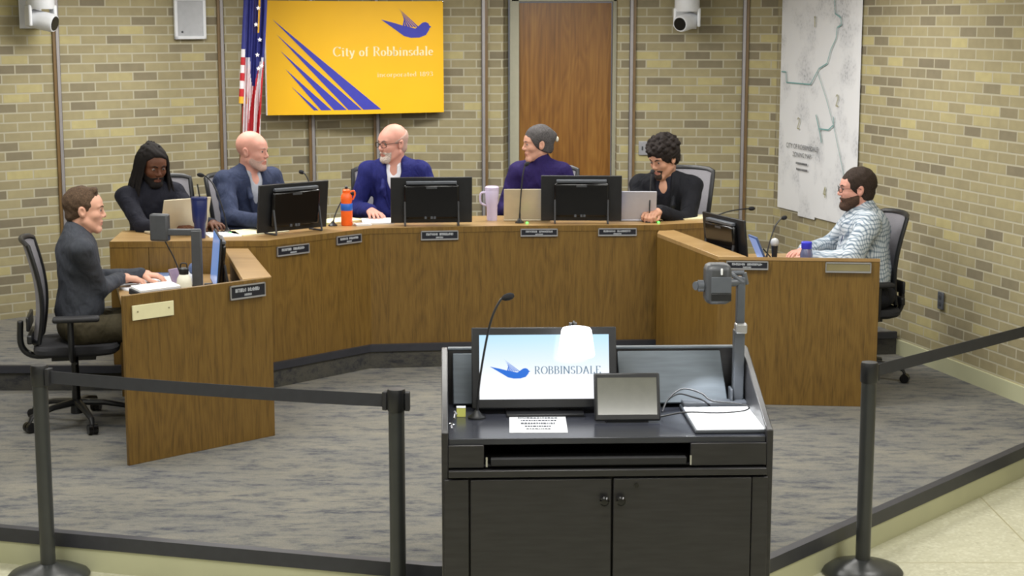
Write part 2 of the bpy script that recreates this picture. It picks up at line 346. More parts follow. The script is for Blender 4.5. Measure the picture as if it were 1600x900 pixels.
# ------------------------------------------------------------------ pen lettering (thick verticals, hairline horizontals)
def arc(cx, cy, rx, ry, a0, a1, n=12):
    return [(cx+rx*math.cos(R(a0+(a1-a0)*i/n)), cy+ry*math.sin(R(a0+(a1-a0)*i/n))) for i in range(n+1)]
G = {
 'R': (.72, [[(.12, 0), (.12, 1)], [(0, 0), (.24, 0)], [(0, 1), (.34, 1)]+arc(.34, .75, .22, .25, 90, -90)+[(.12, .5)], [(.34, .5), (.62, 0), (.7, 0)]]),
 'O': (.8, [arc(.4, .5, .36, .5, 0, 360, 24)]),
 'B': (.66, [[(.12, 0), (.12, 1)], [(0, 1), (.32, 1)]+arc(.32, .77, .2, .23, 90, -90)+[(.12, .54)], [(.32, .54)]+arc(.34, .27, .24, .27, 90, -90)+[(0, 0)]]),
 'I': (.3, [[(.14, 0), (.14, 1)], [(0, 0), (.28, 0)], [(0, 1), (.28, 1)]]),
 'N': (.84, [[(.1, 0), (.1, 1)], [(.1, 1), (.7, 0)], [(.7, 0), (.7, 1)], [(0, 0), (.2, 0)], [(.6, 1), (.8, 1)], [(0, 1), (.12, 1)]]),
 'S': (.56, [arc(.27, .75, .2, .25, 20, 270, 14)+arc(.27, .25, .22, .25, 90, -160, 14)]),
 'D': (.8, [[(.12, 0), (.12, 1)], [(0, 1), (.32, 1)]+arc(.34, .5, .38, .5, 90, -90, 18)+[(0, 0)]]),
 'A': (.78, [[(.06, 0), (.36, 1)], [(.36, 1), (.68, 0)], [(.16, .34), (.56, .34)], [(0, 0), (.14, 0)], [(.56, 0), (.76, 0)]]),
 'L': (.62, [[(.12, 0), (.12, 1)], [(0, 1), (.24, 1)], [(0, 0), (.54, 0), (.54, .22)]]),
 'E': (.64, [[(.12, 0), (.12, 1)], [(0, 1), (.54, 1), (.54, .82)], [(.12, .52), (.4, .52)], [(0, 0), (.56, 0), (.56, .22)]]),
 'C': (.76, [arc(.4, .5, .36, .5, 40, 320, 22), [(.68, .8), (.68, 1)]]),
 'i': (.28, [[(.13, 0), (.13, .6)], [(.0, .6), (.13, .6)], [(.02, 0), (.25, 0)], arc(.13, .82, .02, .05, 0, 360, 6)]),
 't': (.32, [[(.14, .85), (.14, .1), (.2, 0), (.3, .05)], [(0, .6), (.3, .6)]]),
 'y': (.5, [[(.04, .6), (.24, .02)], [(.46, .6), (.22, -.15), (.12, -.28), (.02, -.24)], [(0, .6), (.14, .6)], [(.36, .6), (.5, .6)]]),
 'o': (.5, [arc(.24, .3, .2, .3, 0, 360, 18)]),
 'f': (.32, [[(.14, 0), (.14, .8)]+arc(.24, .85, .1, .15, 180, 45, 8), [(0, .6), (.28, .6)], [(.04, 0), (.24, 0)]]),
 'b': (.54, [[(.1, 0), (.1, 1)], arc(.27, .3, .2, .3, 0, 360, 18), [(0, 1), (.1, 1)]]),
 'n': (.56, [[(.1, 0), (.1, .6)], [(.1, .42)]+arc(.28, .42, .16, .18, 150, 0, 8)+[(.44, 0)], [(0, 0), (.2, 0)], [(.36, 0), (.54, 0)], [(0, .6), (.1, .6)]]),
 's': (.4, [arc(.19, .45, .13, .15, 20, 270, 10)+arc(.19, .15, .15, .15, 90, -160, 10)]),
 'd': (.54, [[(.42, 0), (.42, 1)], arc(.24, .3, .2, .3, 0, 360, 18), [(.32, 1), (.42, 1)]]),
 'a': (.48, [[(.36, 0), (.36, .42)]+arc(.22, .42, .14, .18, 0, 150, 8), arc(.2, .16, .16, .17, 0, 360, 14)]),
 'l': (.26, [[(.12, 0), (.12, 1)], [(.02, 0), (.22, 0)], [(0, 1), (.12, 1)]]),
 'e': (.46, [[(.06, .32), (.4, .32)]+arc(.23, .3, .18, .3, 5, 320, 16)]),
 'c': (.44, [arc(.23, .3, .18, .3, 50, 320, 16)]),
 'r': (.38, [[(.1, 0), (.1, .6)], [(.1, .4)]+arc(.24, .44, .12, .15, 150, 40, 6), [(0, 0), (.2, 0)]]),
 'p': (.54, [[(.1, -.3), (.1, .6)], arc(.27, .3, .2, .3, 0, 360, 18)]),
 '1': (.4, [[(.2, 0), (.2, .95)], [(.08, .82), (.2, .95)]]), '8': (.52, [arc(.24, .7, .16, .24, 0, 360, 14), arc(.24, .24, .2, .24, 0, 360, 14)]),
 '9': (.52, [arc(.24, .66, .19, .28, 0, 360, 14), [(.43, .66), (.36, .2), (.14, 0)]]), '3': (.5, [arc(.2, .72, .18, .22, 150, -90, 10), arc(.2, .25, .22, .25, 90, -150, 10)]),
 '2': (.5, [arc(.22, .7, .18, .25, 160, -30, 10)+[(.04, 0), (.44, 0)]]), '4': (.5, [[(.34, 0), (.34, .95), (.02, .3), (.46, .3)]]),
 ' ': (.32, []),
}
def pen(mb, text, place, size, width=None, thick=.13, thin=.035):
    """place(x,y)->3D; text starts at x=0 baseline 0; width fits total."""
    tot = sum(G[c][0]+.1 for c in text); kx = (width/(tot*size)) if width else 1.
    x = 0
    for c in text:
        w, st = G[c]
        for pl in st:
            for (a, b) in zip(pl[:-1], pl[1:]):
                for dx, dy in ((thick/2, 0), (0, thin/2)):
                    q = [(a[0]-dx, a[1]-dy), (a[0]+dx, a[1]+dy), (b[0]+dx, b[1]+dy), (b[0]-dx, b[1]-dy)]
                    mb.add([place((x+u)*size*kx, v*size) for u, v in q], [(0, 1, 2, 3)])
        x += w+.1

# ------------------------------------------------------------------ room shell
HC = 2.9
W = [(-7.2, 8.2), (-3.66, 11.70), (-2.23, 12.92), (-1.575, 13.2), (-1.09, 13.45), (-.07, 13.42)]
W2 = [(.90, 13.37), (1.84, 13.3), (2.07, 13.12), (2.714, 10.898), (3.044, 9.657), (6.27, -2.5)]
def wall_mesh(pts, z0, z1):
    mb = MB(); uvs = []; u = random.random()*3*0+.07; n = 0
    for (a, b) in zip(pts[:-1], pts[1:]):
        L = math.hypot(b[0]-a[0], b[1]-a[1])
        mb.add([(a[0], a[1], z0), (b[0], b[1], z0), (b[0], b[1], z1), (a[0], a[1], z1)], [(0, 1, 2, 3)])
        uvs += [(u, z0), (u+L, z0), (u+L, z1), (u, z1)]; u += L
    return mb, uvs
def wall(name, pts, z0=0., z1=HC, mat='brick'):
    mb, uvs = wall_mesh(pts, z0, z1); o = struct(name, mb, M[mat])
    uv = o.data.uv_layers.new(name='UVMap')
    for i, l in enumerate(o.data.loops): uv.data[i].uv = uvs[l.vertex_index]
    return o
wall('wall_left', [(-7.2, -2.5), (-7.2, 8.2), (-3.66, 11.70), (-2.23, 12.92)])
wall('wall_back', [(-2.23, 12.92), (-1.575, 13.2), (-1.09, 13.45), (-.07, 13.42), (-.03, 13.6)])
wall('wall_back_right', [(.84, 13.58), (.84, 13.37), (1.84, 13.3), (2.07, 13.12)])
wall('wall_right', [(2.07, 13.12), (2.714, 10.898), (3.044, 9.657), (6.27, -2.5)])
wall('wall_front', [(6.27, -2.5), (-7.2, -2.5)], mat='creampaint')
struct('ceiling', MB().box((-.4, 5.6, HC+.05), (14.2, 16.6, .1)), M['ceiling'])
struct('floor', MB().box((-.4, 5.6, -.05), (14.2, 16.6, .1)), M['terrazzo'])
# door
dr = thing('door_1', None, None, (.44, 13.6, .31)); dr['kind'] = 'structure'
MB().box((.43, 13.62, 1.43), (.745, .045, 2.24)).build('door_leaf', M['oakdoor'], dr)
f = MB(); f.box((.02, 13.60, 1.45), (.075, .12, 2.32)); f.box((.835, 13.60, 1.45), (.045, .12, 2.32)); f.box((.43, 13.60, 2.60), (.87, .12, .08))
f.build('door_frame', M['creampaint'], dr, bevel=.004)
struct('wall_over_door', MB().box((.42, 13.66, 2.78), (1.0, .1, .34)), M['creampaint'])
# expansion battens
def batten(n, x, y, ang, flip=1):
    mb = MB(); mb.T = Matrix.Translation((x, y, 0)) @ Matrix.Rotation(ang, 4, 'Z')
    mb.mi = 0; mb.box((-.018*flip, -.008, 1.45+.15), (.022, .014, 2.6))
    mb.mi = 1; mb.box((.004*flip, -.012, 1.6), (.022, .02, 2.6))
    mb.mi = 2; mb.box((.0175*flip, -.008, 1.6), (.008, .014, 2.6))
    struct('trim_%d' % n, mb, [M['oaktrim'], M['metalstrip'], M['darkstrip']])
al = math.atan2(1.22, 1.43)
batten(3, -3.265, 12.035, al); batten(4, -2.235, 12.905, R(32)); batten(5, -1.58, 13.18, R(25)); batten(6, -1.085, 13.43, R(10))
batten(7, -.222, 13.41, 0, -1); batten(8, .955, 13.355, R(-4), -1); batten(9, 1.845, 13.285, R(-20), -1)
# dais
low = [(-7.15, 8.52), (-.32, 6.665), (1.0, 6.66), (2.733, 8.636), (3.19, 9.11), (2.2, 13.0), (-2.0, 13.1), (-7.15, 8.6)]
struct('dais_lower', MB().prism(low, 0, .16), [M['carpet']])
up = [(-5.4, 10.02), (-2.45, 10.02), (-1.50, 10.07), (-.93, 10.68), (-.06, 10.79), (.96, 10.85), (1.5, 11.0), (2.62, 11.15), (2.03, 13.1), (1.8, 13.28), (-1.1, 13.42), (-1.6, 13.18), (-2.25, 12.9)]
struct('dais_upper', MB().prism(up, .162, .31), [M['carpet']])
def strip(pts, z0, z1, th, mb=None, over=0.):
    """vertical strip in front of a polyline (front = right-hand side going left to right)"""
    mb = mb or MB(); P = [V3((p[0], p[1], 0)) for p in pts]; off = []
    for i in range(len(P)):
        ns = []
        if i > 0: d = (P[i]-P[i-1]).normalized(); ns.append(V3((d.y, -d.x, 0)))
        if i < len(P)-1: d = (P[i+1]-P[i]).normalized(); ns.append(V3((d.y, -d.x, 0)))
        n = sum(ns, V3((0, 0, 0))).normalized(); k = 1/max(.4, n.dot(ns[0])); off.append(n*k)
    o = [p+q*th for p, q in zip(P, off)]; b = [p-q*over for p, q in zip(P, off)]
    poly = [(p.x, p.y) for p in o]+[(p.x, p.y) for p in b[::-1]]
    n = len(poly)
    mb.prism(poly, z0, z1); return mb
edge = [(-7.15, 8.52), (-.32, 6.665), (1.0, 6.66), (2.733, 8.636), (3.19, 9.11)]
struct('trim_1', strip(edge, .105, .168, .012, over=.035), M['nosing'])
struct('baseboard_dais', strip(edge, 0, .106, .006), M['cream'])
uedge = [(-5.4, 10.02), (-2.45, 10.02), (-1.50, 10.07), (-.93, 10.68), (-.06, 10.79), (.96, 10.85), (1.5, 11.0), (2.62, 11.15)]
struct('trim_2', strip(uedge, .272, .318, .014, over=.02), M['nosing'])
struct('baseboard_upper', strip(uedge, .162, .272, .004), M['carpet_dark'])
bb = [(2.62, 11.22), (3.175, 9.13)]
mb = MB(); strip([(2.62, 11.22), (2.714, 10.898), (3.044, 9.657), (3.175, 9.16)], .16, .262, .018, mb=mb)
struct('baseboard_right', mb, M['cream'])
struct('baseboard_hall', strip([(3.28, 8.75), (6.2, -2.2)], 0, .1, .015), M['cream'])

# ------------------------------------------------------------------ desks
def seg_panel(a, b, z0, z1, th):      # panel between two plan points, thickness goes behind (left side going a->b)
    d = (V3((b[0], b[1], 0))-V3((a[0], a[1], 0))).normalized(); n = V3((-d.y, d.x, 0))*th
    return MB().prism([a, b, (b[0]+n.x, b[1]+n.y), (a[0]+n.x, a[1]+n.y)], z0, z1)
main = [(-2.45, 10.04), (-1.50, 10.09), (-.92, 10.70), (-.06, 10.83), (.95, 10.88), (1.24, 10.99), (1.40, 11.03)]
inner = [(-2.50, 10.60), (-1.72, 10.64), (-1.14, 11.26), (-.14, 11.42), (.86, 11.47), (1.13, 11.56), (1.28, 11.60)]
dk = thing('council_desk', 'long curved oak council desk on the upper step behind the lectern', 'desk', (-.3, 11., .31))
for i in range(len(main)-1):
    a, b = main[i], main[i+1]
    if i == 0:
        m = (-2.215, 10.052)
        seg_panel(a, (m[0]-.002, m[1]), .31, 1.05, .02).build('front_panel', M['oak'], dk)
        seg_panel((m[0]+.002, m[1]), b, .31, 1.05, .02).build('front_panel', M['oak'], dk)
    else: seg_panel(a, b, .31, 1.05, .02).build('front_panel', M['oak'], dk)
MB().prism(main+inner[::-1], 1.052, 1.08).build('countertop', M['oaktop'], dk, bevel=.003)
for a, b in ((main[0], inner[0]), (main[-1], inner[-1])):
    seg_panel(b, a, .31, 1.05, .02).build('end_panel', M['oak'], dk)
# edge strip of darker oak on the front of the counter
strip([(p[0], p[1]) for p in main], 1.045, 1.082, .004).build('edge_band', M['oak'], dk)
# left wing
A, B, Cc, Dd = (-1.958, 8.262), (-1.301, 8.892), (-1.589, 9.98), (-2.43, 9.99)
lw = thing('wing_desk', 'oak wing desk at left with slanted front panel beside the seated man in grey', 'desk', (-1.9, 9.1, .16))
seg_panel(A, B, .16, 1.04, .022).build('front_panel', M['oak'], lw, bevel=.002)
seg_panel(B, Cc, .16, 1.015, .022).build('side_panel', M['oak'], lw)
MB().prism([B, (-1.599, 10.0), (-1.745, 10.0), (-1.44, 8.79)], 1.015, 1.045).build('ledge', M['oaktop'], lw, bevel=.003)
MB().prism([(-1.95, 8.30), (-1.33, 8.90), (-1.62, 9.99), (-2.42, 9.99)], .86, .89).build('worktop', M['oaktop'], lw, bevel=.003)
MB().prism([(-2.36, 9.85), (-1.65, 9.85), (-1.65, 9.87), (-2.36, 9.87)], .16, .86).build('back_panel', M['oak'], lw)
MB().prism([(-2.10, 8.95), (-2.08, 8.88), (-1.9, 8.95), (-1.92, 9.03)], .16, .86).build('support_panel', M['oak'], lw)
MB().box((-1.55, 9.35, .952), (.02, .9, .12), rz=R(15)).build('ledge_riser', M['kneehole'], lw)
# right wing
R0, R1, R2, R3 = (.945, 10.74), (1.21, 9.66), (2.14, 9.575), (1.80, 10.95)
rw = thing('wing_desk', 'oak wing desk at right with wide front panel before the man in plaid', 'desk', (1.6, 10.2, .16))
seg_panel(R0, R1, .16, 1.02, .022).build('side_panel', M['oak'], rw)
seg_panel(R1, R2, .16, 1.04, .03).build('front_panel', M['oak'], rw, bevel=.002)
MB().prism([R0, R1, (1.375, 9.66), (1.07, 10.91), (.965, 10.87)], 1.015, 1.045).build('ledge', M['oaktop'], rw, bevel=.003)
MB().prism([(1.03, 10.84), (1.23, 9.69), (2.11, 9.61), (1.83, 10.9)], .86, .89).build('worktop', M['oaktop'], rw, bevel=.003)
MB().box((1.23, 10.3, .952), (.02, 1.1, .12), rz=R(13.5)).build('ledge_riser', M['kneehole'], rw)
MB().prism([(1.2, 10.78), (1.8, 10.78), (1.8, 10.8), (1.2, 10.8)], .16, .86).build('back_panel', M['oak'], rw)
strip([(1.21, 9.66), (2.14, 9.575)], 1.025, 1.043, .003).build('edge_band', M['oaktop'], rw)

# ------------------------------------------------------------------ name plates
def plate(name, a, b, t0, t1, z, h, kind, label):
    """plate on the panel a->b between fractions t0,t1, top at z"""
    A_ = V3((a[0], a[1], 0)); B_ = V3((b[0], b[1], 0)); d = (B_-A_); L = d.length; d.normalize(); n = V3((d.y, -d.x, 0))
    p = A_+d*L*(t0+t1)/2; w = L*(t1-t0); rz = math.atan2(d.y, d.x)
    t = thing(name, label, 'name plate' if kind != 'cream' and kind != 'brass' else 'blank plate', (p.x+n.x*.001, p.y+n.y*.001, z-h/2), rz, 'plates on the desk fronts')
    if kind == 'cream':
        MB().box((0, -.006, 0), (w, .008, h)).build('plate', M['platecream'], t, local=True, bevel=.001)
        for x in (-w*.38, w*.38):
            MB().cyl((x, -.010, .005), (x, -.013, .005), .004, n=10).build('screw', M['brass'], t, local=True)
        return
    mb = MB(); mb.box((0, -.008, -h/2+.004), (w, .014, .008)); mb.box((0, -.008, h/2-.003), (w, .012, .006)); mb.box((0, -.004, 0), (w, .004, h))
    mb.box((-w/2+.002, -.008, 0), (.004, .012, h)); mb.box((w/2-.002, -.008, 0), (.004, .012, h))
    mb.build('holder', M['silver'], t, local=True)
    if kind == 'brass':
        MB().box((0, -.009, 0), (w-.012, .003, h-.02)).build('insert', M['brass'], t, local=True); return
    MB().box((0, -.009, 0), (w-.012, .003, h-.014)).build('insert', M['plateblack'], t, local=True)
    tx = MB(); rr = random.Random(hash(label) % 1000 if False else int(t0*1000)+3)
    def word(x0, x1, zc, hh):
        x = x0
        while x < x1:
            cw = rr.uniform(.45, .8)*hh; cw = min(cw, x1-x)
            if cw < .2*hh: break
            s = hh*.2
            for bx, bz, bw, bh in ((x+s/2, zc, s, hh), (x+cw-s/2, zc, s, hh*rr.choice((1, .55, 1))), (x+cw/2, zc+hh*.5*rr.choice((-.8, .8, 0)), cw*.8, s*.8)):
                tx.box((bx, -.0112, bz), (max(bw, .001), .0008, bh))
            x += cw+hh*.2
    word(-w*.36, -w*.06, h*.13, h*.26); word(0, w*.36, h*.13, h*.26); word(-w*.1, w*.1, -h*.22, h*.16)
    tx.build('lettering', M['plateink'], t, local=True)
plate('blank_plate', A, B, .05, .315, .985+.0, .075, 'cream', 'cream blank plate with two screws at left end of the left wing desk front')
plate('name_plate', A, B, .70, .945, 1.02, .075, 'name', 'black name plate at right end of the left wing desk front')
Lm = main
plate('name_plate', Lm[1], Lm[2], .085, .385, 1.035, .06, 'name', 'black name plate under the leftmost large monitor, by the man in blue grey jacket')
plate('name_plate', Lm[1], Lm[2], .655, .90, 1.055, .055, 'name', 'black name plate below the orange bottle')
plate('name_plate', Lm[2], Lm[3], .38, .66, 1.058, .06, 'name', 'black name plate under the middle monitor, before the man in navy blazer')
plate('name_plate', Lm[3], Lm[4], .115, .355, 1.062, .05, 'name', 'black name plate under the microphone of the woman in purple')
plate('name_plate', Lm[3], Lm[4], .62, .87, 1.062, .05, 'name', 'black name plate under right edge of the monitor beside the curly haired man')
plate('name_plate', R1, R2, .05, .31, 1.02, .05, 'name', 'black name plate on the right wing desk front, nearest the angled monitor')
plate('blank_plate', R1, R2, .665, .945, 1.02, .06, 'brass', 'dull brass blank plate at right end of the right wing desk front')

# ------------------------------------------------------------------ lectern
lx, ly, lr = .352, 5.93, R(2.25)
LT = Matrix.Translation((lx, ly, 0)) @ Matrix.Rotation(lr, 4, 'Z')
LE = thing('lectern', 'black rolling lectern cabinet with two doors and keyboard slot', 'lectern', (lx, ly, 0), lr)
hw, dp = .61, .60
def LB(name, mat, c, s, bevel=.003, parent=LE, **k): return MB().box(c, s, **k).build(name, M[mat], parent, local=True, bevel=bevel)
LB('body', 'lectern', (0, .32, .397), (2*hw-.03, .54, .79))
for sx in (-1, 1):
    mb = MB(); x0 = sx*hw-(.012 if sx > 0 else -.012)
    prof = [(0, .02), (dp, .02), (dp, 1.125), (dp-.05, 1.125), (.04, .935), (0, .925)]
    vs = [(sx*hw, y, z) for y, z in prof]+[(sx*(hw-.025), y, z) for y, z in prof]; n = len(prof)
    fs = [tuple(range(n)), tuple(range(n, 2*n))[::-1]]+[(i, n+i, n+(i+1) % n, (i+1) % n) for i in range(n)]
    mb.add(vs, fs).build('side_panel', M['lectern'], LE, local=True, bevel=.004)
LB('back_panel', 'lectern', (0, dp-.012, .60), (2*hw-.05, .024, 1.05))
LB('top_rail', 'lecinner', (0, dp-.012, 1.122), (2*hw-.05, .028, .01))
LB('worktop', 'lectop', (0, .30, .888), (2*hw-.052, .58, .024))
mb = MB()
LB('front_fascia', 'lectern', (-.52, .008, .835), (.13, .02, .085)); LB('front_fascia', 'lectern', (.445, .008, .835), (.28, .02, .085))
mb.slab([(-.45, -.001, .862), (-.45, -.001, .876), (.305, -.001, .876), (.305, -.001, .862)], .012) if 0 else None
mb = MB(); mb.slab([(-.45, -.006, .876), (-.12, -.006, .876), (-.10, -.006, .862), (.18, -.006, .862), (.20, -.006, .876), (.305, -.006, .876)], .012)
LB('slot_recess', 'blackmatte', (-.075, .34, .835), (.80, .02, .082), bevel=0)
LB('slot_floor', 'blackmatte', (-.075, .18, .796), (.78, .34, .004), bevel=0)
LB('keyboard_tray', 'blackmatte', (-.07, .012, .812), (.72, .03, .028))
for x in (-.445, .305):
    LB('slide_rail', 'chrome', (x, -.002, .815), (.006, .006, .036), bevel=0)
LB('front_rail', 'lectern', (0, -.002, .772), (2*hw-.05, .03, .026))
for sx in (-1, 1):
    x0, x1 = (-.505, .012) if sx < 0 else (.020, .53)
    d = MB().box(((x0+x1)/2, -.004, .40), (x1-x0, .022, .70)).build('door', M['lectern'], LE, local=True, bevel=.003)
    kx = -.015 if sx < 0 else .045
    MB().lathe([(.008, 0), (.008, .012), (.017, .018), (.018, .028), (.012, .034), (0.001, .035)], n=18).build('knob', M['blackgloss'], d, local=True)
    kn = [c for c in d.children][0]; kn.location = (kx, -.015, .672); kn.rotation_euler = (R(90), 0, 0)
    if sx > 0: MB().cyl((.105, -.014, .725), (.105, -.019, .725), .009, n=14).build('keyhole', M['blackgloss'], d, local=True)
for x in (-.575, -.558): MB().cyl((x, .02, .735), (x, .002, .735), .0055, n=12).build('indicator', M['chrome'], LE, local=True)
LB('stile', 'lectern', (-.556, .0, .40), (.09, .02, .70)); LB('stile', 'lectern', (.563, .0, .40), (.06, .02, .70))
# inner tilted panels
mb = MB(); mb.slab([(.09, .47, .92), (.52, .47, .92), (.50, .565, 1.112), (.09, .565, 1.112)], .012)
mb.build('tilted_panel', M['lecinner'], LE, local=True, bevel=.004)
mb = MB(); mb.slab([(-.565, .50, .915), (-.46, .50, .915), (-.46, .56, 1.108), (-.565, .56, 1.108)], .012)
mb.build('tilted_panel', M['lecinner'], LE, local=True, bevel=.004)
def on_lectern(name, label, cat, x, y, z=.9, rz=0.):
    p = LT @ V3((x, y, z)); return thing(name, label, cat, p, lr+rz)
# lectern monitor with logo
mo = on_lectern('monitor', 'flat screen on the lectern showing blue bird logo on white', 'monitor', -.21, .40)
sw, sh, tl = .535, .285, R(-14)
T = Matrix.Translation((0, 0, .035)) @ Matrix.Rotation(tl, 4, 'X')
def mbT(T): m = MB(); m.T = T; return m
mbT(T).box((0, .0, sh/2), (sw+.03, .03, sh+.03)).build('housing', M['black'], mo, local=True, bevel=.004)
mbT(T).box((0, -.0165, sh/2+.003), (sw-.03, .003, sh-.035)).build('screen', M['screenwhite'], mo, local=True)
mb = MB(); mb.box((0, .0, .006), (.30, .14, .012)); mb.box((0, .02, .03), (.12, .03, .05)); mb.build('foot', M['black'], mo, local=True, bevel=.003)
BIRD = [(785, 120), (880, 188), (930, 225), (975, 237), (1030, 236), (1072, 220), (1093, 188), (1096, 176), (1108, 168), (1095, 160), (1088, 146), (1070, 137), (1050, 141), (1038, 156), (1030, 174), (1000, 178), (960, 166), (920, 158), (870, 142)]
def bird(mb, place):
    c = (985, 195); P = [place(*p) for p in BIRD]; mb.add([place(*c)]+P, [(0, i+1, (i+1) % len(P)+1) for i in range(len(P))])
    for k in range(6):
        t = k/5; tip = (895+t*38, 48+t*62); b0 = (1030-95*t, 172-8*t); w = 13
        mb.add([place(*tip), place(b0[0], b0[1]), place(b0[0]-w, b0[1]-2)], [(0, 1, 2)])
scw, sch = sw-.03, sh-.035
def sp(px, py):   # zoomed photo coords of the screen -> local
    return ((px-218)/652*scw-scw/2, -.0188, sh/2+.003+sch/2-(py-395)/308*sch)
mb = mbT(T); bird(mb, lambda x, y: sp(270+(x-785)*.63, 510+(y-48)*.50)); mb.build('logo', M['logoblue'], mo, local=True)
mb = mbT(T); x0 = sp(495, 583)
pen(mb, 'ROBBINSDALE', lambda x, y: (x0[0]+x, x0[1], x0[2]+y), 36/308*sch, width=337/652*scw, thick=.15, thin=.05); mb.build('lettering', M['logogrey'], mo, local=True)
# bright white shape of unclear kind, built as a glowing cone on an arm
la = on_lectern('white_glow', 'small glowing white tapered shape at the top of the lectern screen', 'white_glow', -.095, .30)
mb = MB(); mb.lathe([(.068, 0), (.070, .004), (.057, .098), (.052, .106), (.001, .108)], (.0, 0, .248), 28); mb.build('glowing_cone', M['glow'], la, local=True)
mb = MB(); mb.tube(bez([(0, .03, .30), (0, .08, .34), (0, .13, .355), (0, .175, .335)], 6), .005, 8); mb.box((0, .18, .322), (.03, .02, .04)); mb.build('clip_arm', M['black'], la, local=True)
# tablet
tb = on_lectern('tablet', 'small dark touch tablet on a stand to the right of the lectern screen', 'tablet', .097, .235)
T = Matrix.Translation((0, 0, .006)) @ Matrix.Rotation(R(-20), 4, 'X')
mbT(T).box((0, 0, .092), (.252, .016, .184)).build('housing', M['black'], tb, local=True, bevel=.006)
mbT(T).box((0, -.0085, .094), (.226, .002, .142)).build('screen', M['tablet'], tb, local=True)
mb = MB(); mb.box((0, .05, .006), (.16, .10, .012)); mb.tube([(0, .05, .01), (0, .03, .07)], .012, 10); mb.build('stand', M['black'], tb, local=True)
# document camera
dc = on_lectern('document_camera', 'grey document camera with tall arm and lit white board at right of lectern', 'document camera', .475, .27)
mb = MB(); mb.box((-.005, -.01, .008), (.285, .43, .014)); mb.box((-.01, .18, .022), (.26, .06, .022)); mb.build('base', M['greyplastic'], dc, local=True, bevel=.004)
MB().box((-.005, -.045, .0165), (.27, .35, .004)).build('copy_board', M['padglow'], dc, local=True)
mb = MB(); mb.box((.085, .215, .17), (.042, .045, .28)); mb.box((.055, .20, .05), (.01, .07, .06)); mb.box((.115, .20, .05), (.01, .07, .06)); mb.build('lower_column', M['greyplastic'], dc, local=True, bevel=.004)
MB().box((.09, .205, .318), (.045, .05, .04)).build('joint_cap', M['silver'], dc, local=True, bevel=.006)
MB().box((.088, .215, .42), (.032, .038, .20)).build('upper_column', M['greyplastic'], dc, local=True, bevel=.004)
mb = MB(); mb.tube([(.09, .215, .50), (-.02, .17, .50)], .016, 10); mb.tube([(.10, .215, .535), (.02, .215, .535)], .01, 8); mb.tube([(.10, .215, .535), (.11, .215, .49)], .011, 8); mb.tube([(.045, .2, .535), (.095, .2, .50)], .009, 8)
mb.tube([(-.02, .17, .50), (-.105, .12, .50)], .017, 12); mb.build('arm', M['greyplastic'], dc, local=True)
hd = MB().box((-.02, .12, .51), (.10, .10, .155)).build('head', M['charcoal'], dc, local=True, bevel=.022)
MB().box((-.012, .0685, .51), (.078, .004, .062)).build('front_plate', M['greyplastic'], hd, local=True, bevel=.002)
MB().box((-.012, .0675, .462), (.078, .004, .030)).build('lower_plate', M['black'], hd, local=True, bevel=.002)
MB().box((-.012, .066, .562), (.008, .006, .025)).build('marker', M['white'], hd, local=True, bevel=.002)
MB().cyl((-.095, .12, .50), (-.072, .12, .50), .022, n=18).build('knob', M['greyplastic'], hd, local=True)
dl = bpy.data.lights.new('document_camera_light', 'SPOT'); dl.energy = 14; dl.spot_size = R(70); dl.shadow_soft_size = .02; dl.color = (.92, .96, 1)
o = bpy.data.objects.new('document_camera_light', dl); C.objects.link(o); o.parent = dc; o.location = (-.02, .10, .425); o.rotation_euler = (R(-10), 0, 0)
# goose neck mic, sign, note, cable, key
def gooseneck(name, label, base, head, z0, loc, rz=0., thick=.0045, bulge=.25, baseR=.03, led=False, group='gooseneck microphones on the desks'):
    """base at local origin, head relative vector"""
    t = thing(name, label, 'microphone', loc, rz, group)
    hx, hy, hz = head
    pts = bez([(0, 0, .01), (hx*.12, hy*.12, hz*.35), (hx*(.45), hy*.45, hz*.78), (hx*.78, hy*.78, hz*.97), (hx, hy, hz)], 8)
    mb = MB(); mb.lathe([(baseR, 0), (baseR, .006), (baseR*.6, .014), (.008, .03), (.001, .032)], n=20); mb.build('base', M['black'], t, local=True)
    MB().tube(pts, [thick*(1.5 if i < 4 else 1) for i in range(len(pts))], 8).build('neck', M['black'], t, local=True)
    d = (pts[-1]-pts[-3]).normalized(); p = pts[-1]
    mb = MB(); mb.tube([p-d*.018, p-d*.008, p+d*.006, p+d*.02, p+d*.03], [.006, .0125, .0145, .013, .006], 12); mb.build('windscreen', M['windscreen'], t, local=True)
    if led:
        MB().lathe([(.008, 0), (.008, .006), (.001, .008)], (led[0], led[1], .002), 12).build('status_light', M['led'], t, local=True)
    return t
p = LT @ V3((-.475, .33, .9))
gooseneck('gooseneck_microphone', 'black gooseneck microphone rising at left side of the lectern', None, (.115, .0, .47), 0, p, lr, baseR=.035, group=None)
sg = on_lectern('paper_sign', 'white printed paper notice lying flat on the lectern top', 'paper', -.245, .225, .9005, R(-2))
MB().slab([(-.108, -.138, .001), (.108, -.138, .001), (.108, .138, .001), (-.108, .138, .001)], .001).build('sheet', M['paper'], sg, local=True)
mb = MB(); rr = random.Random(4)
for i, (z, wd, hh) in enumerate(((.115, .10, .014), (.085, .15, .016), (.045, .13, .020), (.0, .13, .022), (-.045, .10, .020), (-.085, .09, .014))):
    x = -wd/2
    while x < wd/2: w = rr.uniform(.004, .012); mb.box((x+w/2, z, .0026), (w, hh, .0004)); x += w+.0025
mb.build('printing', M['ink'], sg, local=True)
sn = on_lectern('sticky_note_pad', 'small yellow note pad beside the lectern microphone', 'note pad', -.535, .36); MB().box((0, 0, .018), (.035, .03, .036)).build('pad', M['sticky'], sn, local=True, bevel=.002)
MB().box((0, -.001, .037), (.0352, .029, .002)).build('top_sheet', M['paper'], sn, local=True)
